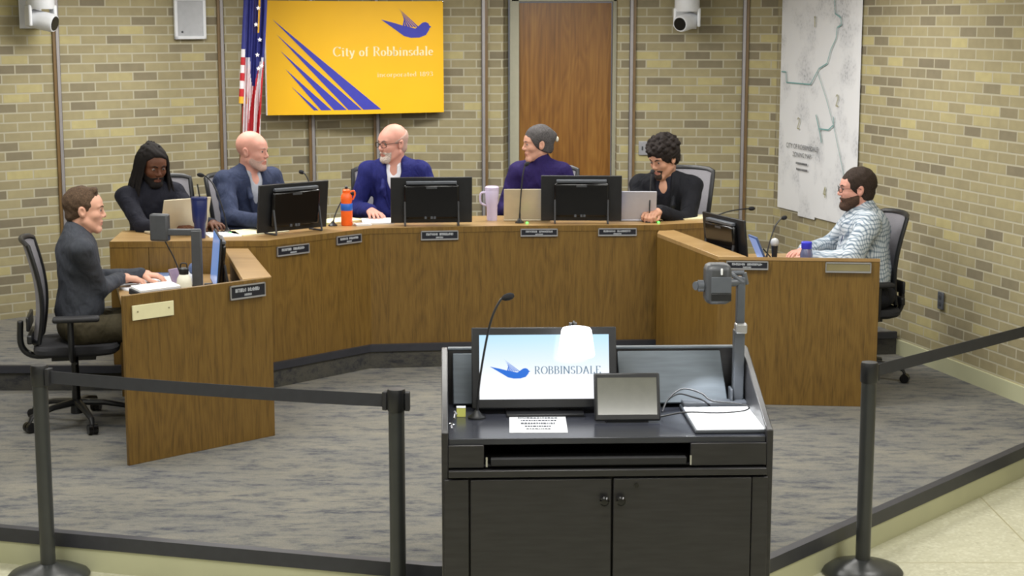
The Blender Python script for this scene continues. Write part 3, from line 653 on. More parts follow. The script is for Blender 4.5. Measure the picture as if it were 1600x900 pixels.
kh = on_lectern('key_ring', 'small metal keys in the left corner of the lectern top', 'keys', -.572, .24)
mb = MB()
for i in range(3):
    a = i*1.3; mb.tube([(0.01*i, .02*i, .006+.01*i), (.01*i+.012*math.cos(a), .02*i+.012*math.sin(a), .022+.008*i)], .004, 6)
mb.build('keys', M['chrome'], kh, local=True)
ring = [(.012*math.cos(a*math.pi/6), .012*math.sin(a*math.pi/6)-.02, .004) for a in range(13)]
MB().tube(ring, .0018, 6).build('ring', M['chrome'], kh, local=True)
cb = thing('cable', 'looped black cable running from the tablet over the white board', 'cable', LT @ V3((.24, .3, .9)), lr)
pts = bez([(0, .02, .02), (.03, .07, .06), (.09, .11, .09), (.16, .10, .075), (.20, .07, .05), (.28, .05, .045), (.33, .0, .043), (.30, -.07, .043), (.2, -.10, .043), (.09, -.085, .043), (.03, -.06, .03), (-.05, -.05, .01)], 8)
MB().tube(pts, .0035, 8).build('cord', M['black'], cb, local=True)
pts = bez([(0, .03, .02), (.03, .09, .05), (.08, .13, .065), (.14, .13, .05), (.17, .10, .045), (.2, .12, .02)], 8)
MB().tube(pts, .0035, 8).build('cord', M['black'], cb, local=True)

# ------------------------------------------------------------------ stanchions
def stanchion(name, label, x, y, group='belt barrier posts'):
    t = thing(name, label, 'barrier post', (x, y, 0), 0, group)
    MB().lathe([(.175, 0), (.177, .012), (.165, .026), (.11, .045), (.05, .058), (.036, .066), (.001, .068)], n=40).build('base', M['post'], t, local=True)
    MB().cyl((0, 0, .05), (0, 0, .88), .0325, n=24).build('post', M['post'], t, local=True)
    MB().lathe([(.034, .86), (.0375, .865), (.0375, .94), (.034, .95), (.001, .951)], n=24).build('head', M['black'], t, local=True)
    return t
st = stanchion('stanchion', 'black barrier post standing at left of the photo before the wing desk', -2.03, 7.0)
st2 = stanchion('stanchion', 'black barrier post between the left post and the lectern', -.465, 6.80-.27)
st3 = stanchion('stanchion', 'black barrier post to the right of the lectern', 1.548, 7.06)
st4 = stanchion('stanchion', 'black barrier post holding the far right end of the right belt', 2.95, 8.45)
for o, dd in ((st, (1, -.3)), (st2, (-1, .3)), (st2, (1, 0)), (st3, (1, 1)), (st4, (-1, -1))):
    v = V3((dd[0], dd[1], 0)).normalized()
    MB().box((v.x*.045, v.y*.045, .90), (.02, .04, .075), rz=math.atan2(v.y, v.x)).build('belt_clip', M['blackmatte'], o, local=True, bevel=.003)
def belt(label, p, q, z, sag):
    P = V3(p); Q = V3(q); d = (Q-P).normalized(); P += d*.05; Q -= d*.05; n = V3((-d.y, d.x, 0))*.0012; mb = MB(); k = 14; vs = []
    for i in range(k+1):
        t = i/k; c = P.lerp(Q, t); zz = z-sag*4*t*(1-t)
        for s1, s2 in ((1, -1), (1, 1), (-1, 1), (-1, -1)): vs.append(c+n*s1+V3((0, 0, zz+s2*.027)))
    fs = [(4*i+j, 4*i+(j+1) % 4, 4*i+4+(j+1) % 4, 4*i+4+j) for i in range(k) for j in range(4)]
    mb.add(vs, fs); o = mb.build('barrier_belt', M['belt'], loc=(P+Q)/2+V3((0, 0, z))); tag(o, label, 'barrier belt', 'retractable barrier belts')
belt('black retractable belt stretched between the two left barrier posts', (-2.03, 7.0, 0), (-.465, 6.53, 0), .90, .008)
belt('black retractable belt running from the right barrier post to the brick wall', (1.548, 7.06, 0), (2.95, 8.45, 0), .905, .0)

# ------------------------------------------------------------------ wall things
def frame_on(a, b, off=.012):
    A_ = V3((a[0], a[1], 0)); d = (V3((b[0], b[1], 0))-A_).normalized(); n = V3((d.y, -d.x, 0)); return A_, d, n
# banner
bA, bB = V3((-1.885, 12.88, 0)), V3((-.547, 13.36, 0)); bd = (bB-bA); bL = bd.length; bd.normalize(); bn = V3((bd.y, -bd.x, 0)); z0b, z1b = 1.688, 2.562
bt = thing('banner', 'yellow cloth city banner with blue stripes and bird above the council desk', 'banner', (bA+bB)/2+V3((0, 0, z0b)), math.atan2(bd.y, bd.x))
def bpt(u, v, off=0.):
    wob = .006*math.sin(u*11)*(v) + .004*math.sin(u*5+1)
    return ((u-.5)*bL, wob-off, (1-v)*(z1b-z0b)-.004*math.sin(u*3))
mb = MB(); nu, nv = 40, 12; vs = []
for s in (0, 1):
    for j in range(nv+1):
        for i in range(nu+1): p = bpt(i/nu, j/nv, 0 if s == 0 else -.002); vs.append(p)
k = (nu+1)*(nv+1); fs = []
for j in range(nv):
    for i in range(nu):
        a = j*(nu+1)+i; fs.append((a, a+nu+1, a+nu+2, a+1)); fs.append((k+a, k+a+1, k+a+nu+2, k+a+nu+1))
mb.add(vs, fs).build('cloth', M['yellow'], bt, local=True)
def bz(x, y, off=.003): return bpt((x-68)/1117, (y-5)/713, off)
mb = MB()
for tip, b0, b1 in (((110, 120), 665, 780), ((135, 215), 570, 655), ((155, 315), 480, 560), ((185, 430), 400, 465), ((220, 540), 355, 384)):
    n = 12; L = []; Rr = []
    for i in range(n+1):
        t = i/n; L.append(bz(tip[0]+(b0-tip[0])*t, tip[1]+(690-tip[1])*t)); Rr.append(bz(tip[0]+(b1-tip[0])*t, tip[1]+(690-tip[1])*t))
    mb.add(L+Rr, [(i, i+1, n+2+i, n+1+i) for i in range(n)])
mb.build('stripes', M['bannerblue'], bt, local=True)
mb = MB(); bird(mb, lambda x, y: bz(x, y)); mb.build('bird_emblem', M['bannerblue'], bt, local=True)
mb = MB(); pen(mb, 'City of Robbinsdale', lambda x, y: bz(482+x, 350-y), 58, width=640, thick=.17, thin=.05)
pen(mb, 'incorporated 1893', lambda x, y: bz(757+x, 483-y), 30, width=362, thick=.12, thin=.06); mb.build('lettering', M['bannerpale'], bt, local=True)
mb = MB(); mb.tube([bpt(-.004, v/8, -.001) for v in range(9)], .006, 6); mb.build('heading_tape', M['flagwhite'], bt, local=True)
for u in (.0, 1.): MB().ball(bpt(u, .005), .008, 8).build('grommet', M['chrome'], bt, local=True)
# flag
fl = thing('flag', 'furled american flag on a leaning brown pole beside the banner', 'flag', (-1.98, 12.45, .31))
pole = [(-2.06, 12.4, .33), (-2.02, 12.43, 1.5), (-1.935, 12.5, 2.8)]
MB().tube(pole, .014, 12).build('pole', M['pole'], fl)
MB().lathe([(.14, 0), (.14, .03), (.05, .06), (.03, .12), (.001, .121)], (-2.06, 12.4, .31), 24).build('stand', M['gold'], fl)
def pp(z): t = (z-1.5)/1.3; return V3((-2.02+.085*t, 12.43+.07*t, z))
bands = [(1.80, 1.85, 'g')]; z = 1.85; cols = ['r', 'w', 'r', 'w', 'r', 'w']
for c in cols: bands.append((z, z+.058, c)); z += .058
bands.append((z, 2.8, 'b')); MI = {'r': 0, 'w': 1, 'b': 2, 'g': 3}; FM = [M['flagred'], M['flagwhite'], M['flagblue'], M['gold']]
mb = MB()
for z0, z1, c in bands:
    mb.mi = MI[c]; mb.tube([pp(z0)+V3((0, -.01, 0)), pp(z1)+V3((0, -.01, 0))], [.036, .036], 14, flat=.9)
mb.build('sleeve', FM, fl)
mb = MB(); nu, nz = 72, 50; vs = []
for j in range(nz+1):
    z = 1.30+(2.8-1.30)*j/nz
    for i in range(nu+1):
        u = i/nu; wd = .165+.015*math.sin(z*3); x = pp(z).x+.0+u*wd - .02*(z-1.3)*u
        y = 12.41+.028*math.sin(u*22+z*1.2)+.01*math.sin(u*47+z*3)
        vs.append((x, y, z+.10*(1-u)*(1 if j == 0 else 0)))
mb.v = [V3(v) for v in vs]
for j in range(nz):
    z = 1.30+(1.5)*j/nz
    for i in range(nu):
        a = j*(nu+1)+i; mb.f.append((a, a+1, a+nu+2, a+nu+1)); u = i/nu
        s = u*5.2-(z-1.3)*.9*(1 if u > .35 else -1)+.3*math.sin(z*5)
        if z > 2.02+.12*math.sin(u*9): c = 'b'
        else: c = 'r' if int(math.floor(s)) % 2 == 0 else 'w'
        if z > 2.3 and u > .55 and u < .68: c = 'g'
        mb.m.append(MI[c])
fc = mb.build('cloth', FM, fl); sm = fc.modifiers.new('solid', 'SOLIDIFY'); sm.thickness = .002
mb = MB()
for cx, cz in ((-1.875, 2.16), (-1.87, 2.06), (-1.855, 2.27), (-1.845, 2.08), (-1.88, 2.38), (-1.86, 2.5)):
    P = []
    for k_ in range(10):
        a = R(90+36*k_); rr_ = .018 if k_ % 2 == 0 else .008; P.append((cx+rr_*math.cos(a), 12.372, cz+rr_*math.sin(a)))
    mb.add([(cx, 12.371, cz)]+P, [(0, i+1, (i+1) % 10+1) for i in range(10)])
mb.build('stars', M['flagwhite'], fl)
# map poster on the right wall
mA, mB_ = V3((2.10, 13.015, 0)), V3((2.46, 11.775, 0)); md = (mB_-mA); mL = md.length; md.normalize(); mn = V3((md.y, -md.x, 0)); mz0, mz1 = .965, 2.64
mt = thing('map_poster', 'large white zoning map poster on the right brick wall behind the bearded man', 'map', mA+mn*.012+V3((0, 0, mz0)), math.atan2(md.y, md.x))
mb = MB(); strips = [(0, .28, .0), (.28, .50, -.03), (.50, 1., -.012)]; uvs = []
for i, (a, b, dz) in enumerate(strips):
    n = 8
    for k in range(n):
        u0, u1 = a+(b-a)*k/n, a+(b-a)*(k+1)/n; y0, y1 = [-.003-.0012*math.sin(u*9+1) for u in (u0, u1)]
        mb.add([(u0*mL, y0, dz), (u1*mL, y1, dz), (u1*mL, y1, mz1-mz0), (u0*mL, y0, mz1-mz0)], [(0, 1, 2, 3)]); uvs += [(u0*.85, 0), (u1*.85, 0), (u1*.85, 1), (u0*.85, 1)]
sh_ = mb.build('sheet', M['map'], mt, local=True); uv = sh_.data.uv_layers.new(name='UVMap')
for i, l in enumerate(sh_.data.loops): uv.data[i].uv = uvs[l.vertex_index]
def mp(u, z): return V3((u*mL, -.016, z-mz0))
def mline(mb, pts, w=.006):
    for a, b in zip(pts[:-1], pts[1:]):
        a = mp(*a); b = mp(*b); d = (b-a).normalized(); n = V3((-d.z, 0, d.x))*w/2; mb.add([a-n, a+n, b+n, b-n], [(0, 1, 2, 3)])
mb = MB(); mline(mb, [(.03, 2.02), (.09, 2.02), (.10, 1.94), (.42, 1.94), (.52, 2.06), (.62, 2.10), (.66, 2.2), (.72, 2.28), (.73, 2.36), (.78, 2.38), (.77, 2.43), (.70, 2.46), (.69, 2.56), (.62, 2.6)], .009)
mline(mb, [(.50, 2.04), (.62, 1.85), (.72, 1.66), (.82, 1.42), (.93, 1.15)], .006)
mline(mb, [(.50, 1.72), (.56, 1.58), (.58, 1.52)], .012); mline(mb, [(.55, 1.62), (.66, 1.62), (.72, 1.66), (.72, 1.72)], .01)
mb.build('boundary_lines', M['teal'], mt, local=True)
mb = MB()
for ch, u, z in (('2', .74, 1.80), ('2', .26, 1.60), ('4', .62, 1.12), ('1', .44, 2.36)): pen(mb, ch, lambda x, y: tuple(mp(u, z)+V3((x, 0, y))), .085, thick=.12, thin=.08)
mb.build('ward_numbers', M['mapnum'], mt, local=True)
def btxt(s, size):
    cu = bpy.data.curves.new('t', 'FONT'); cu.body = s; cu.size = size; cu.align_x = 'CENTER'; o = bpy.data.objects.new('t', cu); C.objects.link(o)
    dg = bpy.context.evaluated_depsgraph_get(); me = bpy.data.meshes.new_from_object(o.evaluated_get(dg)); vs = [tuple(v.co) for v in me.vertices]; fs = [tuple(p.vertices) for p in me.polygons]
    bpy.data.objects.remove(o); return vs, fs
mb = MB()
for s, z, sz in (('CITY OF ROBBINSDALE', 1.445, .052), ('ZONING MAP', 1.385, .05)):
    vs, fs = btxt(s, sz); mb.add([tuple(mp(.33, z)+V3((v[0], 0, v[1]))) for v in vs], fs)
for zz, ww in ((1.33, .19), (1.285, .17)):
    x = -ww/2; rr = random.Random(int(zz*100))
    while x < ww/2: w = rr.uniform(.008, .02); mb.add([tuple(mp(.33, zz)+V3(q)) for q in ((x, 0, 0), (x+w, 0, 0), (x+w, 0, .016), (x, 0, .016))], [(0, 1, 2, 3)]); x += w+.006
mb.build('title', M['maptext'], mt, local=True)
# ptz cameras
def ptz(label, loc, rz, look):
    t = thing('ptz_camera', label, 'camera', loc, rz, 'white pan tilt cameras high on the wall')
    MB().box((-.0, -.006, .08), (.14, .012, .26)).build('wall_plate', M['white'], t, local=True, bevel=.003)
    mb = MB(); mb.box((0, -.06, .21), (.08, .12, .03)); mb.build('bracket', M['white'], t, local=True, bevel=.004)
    MB().lathe([(.075, 0), (.082, .02), (.082, .12), (.075, .135), (.001, .136)], (0, -.15, .07), 30).build('housing', M['white'], t, local=True)
    for s in (-1, 1): MB().box((s*.078, -.15, .03), (.022, .07, .13)).build('yoke_arm', M['white'], t, local=True, bevel=.008)
    d = V3(look).normalized(); c = V3((0, -.155, .0))
    MB().tube([c-d*.075, c-d*.06, c+d*.07, c+d*.085], [.04, .058, .058, .052], 24).build('lens_head', M['white'], t, local=True)
    MB().tube([c+d*.08, c+d*.09], [.047, .044], 24).build('lens', M['blackgloss'], t, local=True)
    t.scale = (1.18, 1.18, 1.12)
    return t
ptz('white pan tilt camera on left brick wall in the upper left corner', (-3.40, 11.89, 2.41), al, (.62, -.75, -.22))
ptz('white pan tilt camera on brick wall to the right of the door', (1.375, 13.31, 2.40), R(-4), (-.55, -.8, -.18))
# access panel
ap = thing('access_panel', 'white square access panel with small knob on left brick wall', 'panel', (-2.435, 12.715, 2.27), al)
mb = MB(); w_, h_ = .265, .31
for c, s in (((0, -.012, h_-.012), (w_, .024, .024)), ((0, -.012, .012), (w_, .024, .024)), ((-w_/2+.012, -.012, h_/2), (.024, .024, h_)), ((w_/2-.012, -.012, h_/2), (.024, .024, h_))): mb.box(c, s)
mb.build('frame', M['white'], ap, local=True, bevel=.004)
MB().box((0, -.006, h_/2), (w_-.04, .012, h_-.04)).build('door', M['greylight'], ap, local=True)
MB().ball((-.07, -.016, .055), .008, 10).build('knob', M['charcoal'], ap, local=True)
# switch plate and outlet
sp_ = thing('switch_plate', 'steel switch plate with white square on wall behind the curly haired man', 'switch', (1.075, 13.345, 1.40), R(-4))
MB().box((0, -.004, 0), (.12, .008, .11)).build('plate', M['silver'], sp_, local=True, bevel=.002)
MB().box((.03, -.010, .0), (.045, .008, .085)).build('switch', M['white'], sp_, local=True, bevel=.002)
mb = MB(); mb.box((-.03, -.009, 0), (.012, .01, .03)); mb.build('toggle', M['charcoal'], sp_, local=True)
ou = thing('outlet', 'small grey oval outlet low on the right brick wall', 'outlet', (2.78, 10.62, .62), math.atan2(-1.24, .33))
MB().box((0, -.006, 0), (.07, .012, .115)).build('cover', M['greyplastic'], ou, local=True, bevel=.005)
for z in (.022, -.022): MB().cyl((0, -.013, z), (0, -.015, z), .015, n=14).build('socket', M['charcoal'], ou, local=True)

# ------------------------------------------------------------------ chairs
def make_chair():
    t = thing('office_chair', '', 'chair', (0, 0, 0), 0, 'mesh back office chairs around the council desks')
    MB().cyl((0, 0, .06), (0, 0, .13), .035, .03).build('hub', M['black'], t, local=True)
    MB().cyl((0, 0, .10), (0, 0, .40), .025, .02).build('gas_column', M['blackgloss'], t, local=True)
    for k in range(5):
        a = R(90+72*k); c, s = math.cos(a), math.sin(a)
        l = MB().tube([(0, 0, .125), (c*.15, s*.15, .115), (c*.29, s*.29, .085), (c*.305, s*.305, .055)], [.028, .022, .017, .012], 10, flat=.75).build('leg', M['black'], t, local=True)
        mb = MB(); T0 = Matrix.Translation((c*.305, s*.305, .03)) @ Matrix.Rotation(a, 4, 'Z')
        mb.T = T0
        for q in (-1, 1): mb.cyl((0, q*.012-.008*q, 0), (0, q*.026, 0), .029, n=16)
        mb.build('caster', M['blackgloss'], l, local=True)
    mb = MB(); mb.box((0, 0, .405), (.2, .24, .05)); mb.tube([(.05, .02, .4), (.24, .02, .39)], .007, 8); mb.build('mechanism', M['black'], t, local=True, bevel=.01)
    mb = MB(); n = 24
    ring = []
    for i in range(n):
        a = 2*math.pi*i/n; ca, sa = math.cos(a), math.sin(a)
        ring.append((.245*math.copysign(abs(ca)**.45, ca), .02+.235*math.copysign(abs(sa)**.45, sa)))
    vs = []
    for (sc, z) in ((.93, .425), (1., .44), (1.0, .462), (.95, .478), (.6, .474)): vs += [(x*sc, y*sc, z) for x, y in ring]
    fs = [(r_*n+i, r_*n+(i+1) % n, (r_+1)*n+(i+1) % n, (r_+1)*n+i) for r_ in range(4) for i in range(n)]+[tuple(range(n))[::-1], tuple(range(4*n, 5*n))]
    mb.add(vs, fs).build('seat', M['meshdark'], t, local=True)
    def prof(z):   # back profile
        u = (z-.48)/.58; return -.225+.035*math.sin(u*math.pi*1.1)-.025*u**1.6
    def hwid(z): u = (z-.48)/.58; return .155+.045*math.sin(min(1, u*1.15)*math.pi/2)
    def bp(u, z): x = u*hwid(z); return (x, prof(z)+.05*(u*u)*.9, z)
    path = [bp(-1, .50+.54*i/14) for i in range(15)]+[bp(-1+2*i/10, 1.06-.012*abs(-1+2*i/10)**3) for i in range(1, 10)]+[bp(1, 1.04-.54*i/14) for i in range(15)]+[bp(1-2*i/10, .49) for i in range(1, 10)]
    path.append(path[0]); MB().tube(path, .013, 8, caps=False, flat=1.3).build('back_frame', M['black'], t, local=True)
    mb = MB(); nx, nz = 10, 18; vs = []
    for s in (0, .004):
        for j in range(nz+1):
            for i in range(nx+1): p = bp(-1+2*i/nx, .50+.55*j/nz); vs.append((p[0]*.98, p[1]+s, p[2]))
    k = (nx+1)*(nz+1); fs = []
    for j in range(nz):
        for i in range(nx):
            a = j*(nx+1)+i; fs += [(a, a+1, a+nx+2, a+nx+1), (k+a, k+a+nx+1, k+a+nx+2, k+a+1)]
    mb.add(vs, fs).build('back_mesh', M['mesh'], t, local=True)
    mb = MB(); mb.tube(bez([(0, -.08, .40), (0, -.22, .40), (0, -.285, .46), (0, -.285, .60)], 6), [.03]*19, 10, flat=.6); mb.box((0, prof(.60)-.03, .60), (.30, .02, .08)); mb.box((0, prof(.52)-.01, .515), (.32, .03, .05)); mb.build('back_bracket', M['black'], t, local=True, bevel=.008)
    for s in (-1, 1):
        ar = MB().tube(bez([(s*.12, 0, .41), (s*.25, 0, .42), (s*.285, 0, .48), (s*.285, 0, .63)], 6), .017, 10, flat=1.5).build('armrest', M['black'], t, local=True)
        MB().box((s*.285, .03, .645), (.075, .25, .03)).build('arm_pad', M['blackmatte'], ar, local=True, bevel=.012)
    return t
chair0 = make_chair(); first = [True]
def chair(x, y, z, face, label):
    c = chair0 if first[0] else copy_tree(chair0); first[0] = False
    c.location = (x, y, z); c.rotation_euler = (0, 0, R(face-90)); c['label'] = label

# ------------------------------------------------------------------ monitors
def make_monitor():
    t = thing('monitor', '', 'monitor', (0, 0, 0), 0, 'black desktop monitors seen from behind')
    T = Matrix.Translation((0, 0, .012)) @ Matrix.Rotation(R(6), 4, 'X')   # back faces -y
    mbT(T).box((0, .006, .155), (.535, .014, .305)).build('bezel', M['black'], t, local=True, bevel=.004)
    mbT(T).box((0, -.018, .15), (.36, .036, .225)).build('rear_housing', M['blackgloss'], t, local=True, bevel=.012)
    mbT(T).box((0, -.018, .275), (.33, .03, .018)).build('vent_strip', M['greyplastic'], t, local=True, bevel=.003)
    mbT(T).box((0, -.038, .245), (.07, .003, .012)).build('badge', M['charcoal'], t, local=True)
    mbT(T).box((0, .0145, .158), (.515, .003, .282)).build('screen', M['screenblue'], t, local=True)
    for s in (-1, 1):
        mb = MB(); mb.tube([(s*.175, -.075, .006), (s*.175, -.048, .16)], .008, 8, flat=.7); mb.tube([(s*.175, -.075, .006), (s*.175, .06, .006)], .006, 8); mb.build('foot', M['charcoal'], t, local=True)
    for i, x in enumerate((-.04, .0, .02)): mbT(T).box((x, -.037, .045), (.014, .006, .016)).build('port', M['greyplastic'], t, local=True)
    return t
mon0 = make_monitor()
def monitor(first_, x, y, z, face, label, sc=1.):
    c = mon0 if first_ else copy_tree(mon0); c.location = (x, y, z); c.rotation_euler = (0, 0, R(face-90)); c['label'] = label; c.scale = (sc, sc, sc)
# face = direction the screen looks
monitor(True, -1.395, 10.50, 1.08, 90+43, 'black monitor seen from behind, leftmost on the curved council desk')
monitor(False, -.53, 10.89, 1.08, 90+5, 'black monitor seen from behind, before the bald man in navy blazer')
monitor(False, .46, 11.0, 1.08, 90-1, 'black monitor seen from behind, between the woman and the curly haired man')
monitor(False, 1.335, 10.26, .89, 21, 'angled black monitor on the right wing desk', 1.02)
mm = copy_tree(mon0); mm.location = (-1.70, 9.42, .89); mm.rotation_euler = (0, 0, R(-166-90)); mm['label'] = 'monitor with blue screen seen almost edge on, on the left wing desk'; mm.scale = (.9, .9, 1.)

# laptops
def laptop(label, x, y, z, face, mat, w=.31, h=.21, lean=18):
    t = thing('laptop', label, 'laptop', (x, y, z), R(face-90), 'open laptops on the desks')
    MB().box((0, .10, .008), (w, .21, .014)).build('keyboard_base', M[mat], t, local=True, bevel=.004)
    T = Matrix.Translation((0, 0, .014)) @ Matrix.Rotation(R(lean), 4, 'X')
    l = mbT(T).box((0, 0, h/2), (w, .008, h)).build('lid', M[mat], t, local=True, bevel=.004)
    mbT(T).box((0, .0045, h/2), (w-.02, .002, h-.02)).build('screen', M['blackgloss'], l, local=True)
laptop('open beige laptop before the man with long dreadlocks', -2.07, 10.40, 1.08, 130, 'laptopgold', .33, .23)
laptop('open champagne laptop in front of the woman in purple', .10, 11.10, 1.08, 91, 'laptopgold', .31, .22)
laptop('open silver laptop beside the curly haired man', .80, 11.09, 1.08, 88, 'laptopsilver', .33, .205)
lp = thing('tablet', 'blue cased tablet propped behind the angled monitor on right wing desk', 'tablet', (1.58, 10.25, .89), R(10))
T = Matrix.Rotation(R(-24), 4, 'Y')
mbT(T).box((0, 0, .11), (.012, .16, .22)).build('case', M['bluepaper'], lp, local=True, bevel=.003)
mbT(T).box((-.0066, 0, .11), (.002, .14, .20)).build('screen', M['screenblue'], lp, local=True)
mb = MB(); mb.tube([(0, 0, .01), (.08, 0, .01), (-.02, 0, .12)], .005, 6); mb.build('stand', M['black'], lp, local=True)

# microphones
GN = gooseneck
GN('gooseneck_microphone', 'gooseneck microphone between the dreadlocked man and the man in blue grey jacket', None, (-.16, .04, .36), 0, (-1.81, 10.50, 1.08), led=(.03, -.07))
GN('gooseneck_microphone', 'gooseneck microphone rising behind the leftmost council monitor', None, (-.10, .10, .33), 0, (-1.30, 10.98, 1.08), led=(.05, -.06))
GN('gooseneck_microphone', 'gooseneck microphone behind the orange bottle', None, (.12, .12, .20), 0, (-1.175, 10.84, 1.08), led=(.085, .06))
GN('gooseneck_microphone', 'gooseneck microphone in front of the woman in purple', None, (.045, .06, .385), 0, (.05, 11.0, 1.08), led=(.05, -.03))
GN('gooseneck_microphone', 'gooseneck microphone at the hands of the curly haired man', None, (.02, .06, .33), 0, (.915, 11.03, 1.08), led=(.06, -.03))
GN('gooseneck_microphone', 'gooseneck microphone left of the handheld microphone, near the back wall', None, (.29, .08, .07), 0, (1.33, 11.15, 1.08))
GN('gooseneck_microphone', 'gooseneck microphone before the bearded man in plaid', None, (.12, .10, .27), 0, (1.62, 10.50, .89))
# handheld microphone
hm = thing('handheld_microphone', 'upright handheld microphone with grey ball head on right wing desk', 'microphone', (1.60, 10.05, .89))
MB().lathe([(.04, 0), (.04, .008), (.012, .014), (.001, .015)], n=20).build('stand', M['black'], hm, local=True)
MB().lathe([(.013, .01), (.014, .06), (.02, .15), (.021, .165), (.001, .166)], n=20).build('handle', M['black'], hm, local=True)
MB().ball((0, 0, .185), (.026, .026, .028), 18).build('grille', M['greylight'], hm, local=True)

# bottles
def vessel(name, label, cat, loc, parts):
    t = thing(name, label, cat, loc)
    for nm, prof, mt_ in parts: MB().lathe(prof, n=26).build(nm, M[mt_], t, local=True)
    return t
b = vessel('water_bottle', 'orange sports bottle with blue label on the council desk', 'bottle', (-1.085, 10.86, 1.08),
   [('body', [(.034, 0), (.038, .006), (.038, .12), (.033, .14), (.037, .165), (.036, .195), (.024, .215), (.001, .216)], 'orange'), ('label', [(.0385, .10), (.0392, .101), (.0392, .145), (.0385, .146)], 'blue'),
    ('cap', [(.024, .212), (.025, .232), (.016, .24), (.001, .241)], 'orange'), ('spout', [(.009, .238), (.010, .255), (.004, .262), (.001, .263)], 'black')])
MB().tube(bez([(.02, 0, .22), (.05, 0, .228), (.055, 0, .2), (.04, 0, .17)], 5), .005, 8).build('carry_loop', M['orange'], b, local=True)
tu = vessel('tumbler', 'navy insulated tumbler with straw near the left end of council desk', 'tumbler', (-1.93, 10.22, 1.08),
   [('body', [(.032, 0), (.034, .01), (.036, .09), (.044, .11), (.050, .235), (.048, .24), (.001, .241)], 'navy'), ('lid', [(.051, .236), (.052, .25), (.046, .256), (.001, .257)], 'navy')])
MB().tube([(0.005, 0, .25), (-.008, 0, .335)], .0045, 8).build('straw', M['black'], tu, local=True)
tu = vessel('tumbler', 'lavender tumbler with handle at left of the champagne laptop', 'tumbler', (-.135, 11.15, 1.08),
   [('body', [(.033, 0), (.035, .01), (.037, .10), (.043, .12), (.046, .205), (.044, .21), (.001, .211)], 'lavender'), ('lid', [(.047, .205), (.048, .222), (.04, .23), (.001, .231)], 'lavender')])
MB().tube(bez([(-.04, 0, .19), (-.075, 0, .18), (-.075, 0, .12), (-.036, 0, .10)], 6), .007, 8).build('handle', M['lavender'], tu, local=True)
vessel('water_bottle', 'hazy plastic bottle with blue cap on the right wing desk', 'bottle', (1.795, 10.05, .89),
   [('body', [(.034, 0), (.038, .008), (.038, .12), (.030, .145), (.029, .15), (.001, .151)], 'clear'), ('cap', [(.032, .148), (.033, .15), (.033, .185), (.029, .19), (.001, .191)], 'bluecap')])
wb = vessel('water_bottle', 'white bottle with black cap on the left wing desk edge', 'bottle', (-1.775, 8.90, .89),
   [('body', [(.038, 0), (.041, .008), (.041, .12), (.036, .145), (.024, .165), (.001, .166)], 'bottlewhite'), ('cap', [(.024, .163), (.026, .168), (.026, .195), (.022, .2), (.001, .201)], 'black')])
MB().tube(bez([(-.018, 0, .195), (-.014, 0, .222), (.014, 0, .222), (.018, 0, .195)], 5), .004, 6).build('carry_loop', M['black'], wb, local=True)
MB().box((.012, -.0405, .06), (.02, .003, .022)).build('sticker', M['gold'], wb, local=True)

# paperwork
def sheets(name, label, cat, loc, rz, w, d, h, mat, lines=0, group=None):
    t = thing(name, label, cat, loc, R(rz), group)
    mb = MB(); k = max(1, int(h/.004))
    for i in range(k): mb.box((.003*math.sin(i*2.1), .002*math.cos(i*1.7), h*(i+.5)/k), (w, d, h/k*.96), rz=R(1.5*math.sin(i*3.)))
    mb.build('pages', M[mat], t, local=True)
    if lines:
        mb = MB()
        for i in range(lines): mb.box((-.02*(i % 2), d*.38-d*.76*i/max(1, lines-1), h+.0006), (w*.7, .004, .0008))
        mb.build('printing', M['ink'], t, local=True)
    return t
G_P = 'papers on the desks'
sheets('paper_stack', 'open white papers under the hands of the man in grey', 'papers', (-2.0, 9.35, .89), 40, .30, .42, .008, 'paper', 7, G_P)
sheets('paper_stack', 'white papers at the far side of the left wing desk', 'papers', (-2.08, 9.70, .89), 12, .44, .28, .010, 'paper', 6, G_P)
sheets('folder', 'blue folder at the back of the left wing desk', 'folder', (-2.18, 9.90, .89), 4, .24, .14, .012, 'bluepaper')
bn_ = thing('binder', 'black ring binder standing tilted at front edge of the left wing desk', 'binder', (-1.825, 8.62, .87), R(44))
MB().box((-.02, .05, .135), (.26, .11, .03), rx=R(8)).build('cover', M['blackmatte'], bn_, local=True, bevel=.003)
MB().box((-.02, .05, .07), (.25, .09, .10)).build('pages', M['paper'], bn_, local=True)
MB().box((-.02, .05, .157), (.24, .10, .012), rx=R(8)).build('top_sheet', M['paper'], bn_, local=True)
sheets('paper_stack', 'cream papers before the man in blue grey jacket', 'papers', (-1.63, 10.52, 1.08), 40, .34, .26, .006, 'yellowpaper', 0, G_P)
sheets('paper_stack', 'loose white papers beside the small microphone left of the council monitor', 'papers', (-1.82, 10.38, 1.08), 20, .2, .24, .006, 'paper', 4, G_P)
sheets('paper_stack', 'cream papers behind the orange bottle', 'papers', (-1.17, 11.08, 1.08), 44, .30, .20, .012, 'yellowpaper', 0, G_P)
sheets('paper_stack', 'white crumpled notes right of the orange bottle', 'papers', (-.985, 10.88, 1.08), 20, .10, .09, .012, 'paper', 3, G_P)
sheets('paper_stack', 'white papers under the hand of the man in navy blazer', 'papers', (-.90, 11.05, 1.08), 8, .20, .26, .012, 'paper', 5, G_P)
sheets('paper_stack', 'cream papers at right of the curly haired man', 'papers', (1.20, 11.28, 1.08), 12, .40, .22, .010, 'yellowpaper', 0, G_P)
sheets('paper_stack', 'white papers behind the handheld microphone', 'papers', (1.66, 10.38, .89), 8, .34, .32, .010, 'paper', 5, G_P)
ph = thing('phone', 'mauve phone leaning upright on the left wing desk', 'phone', (-1.84, 9.15, .89), R(60))
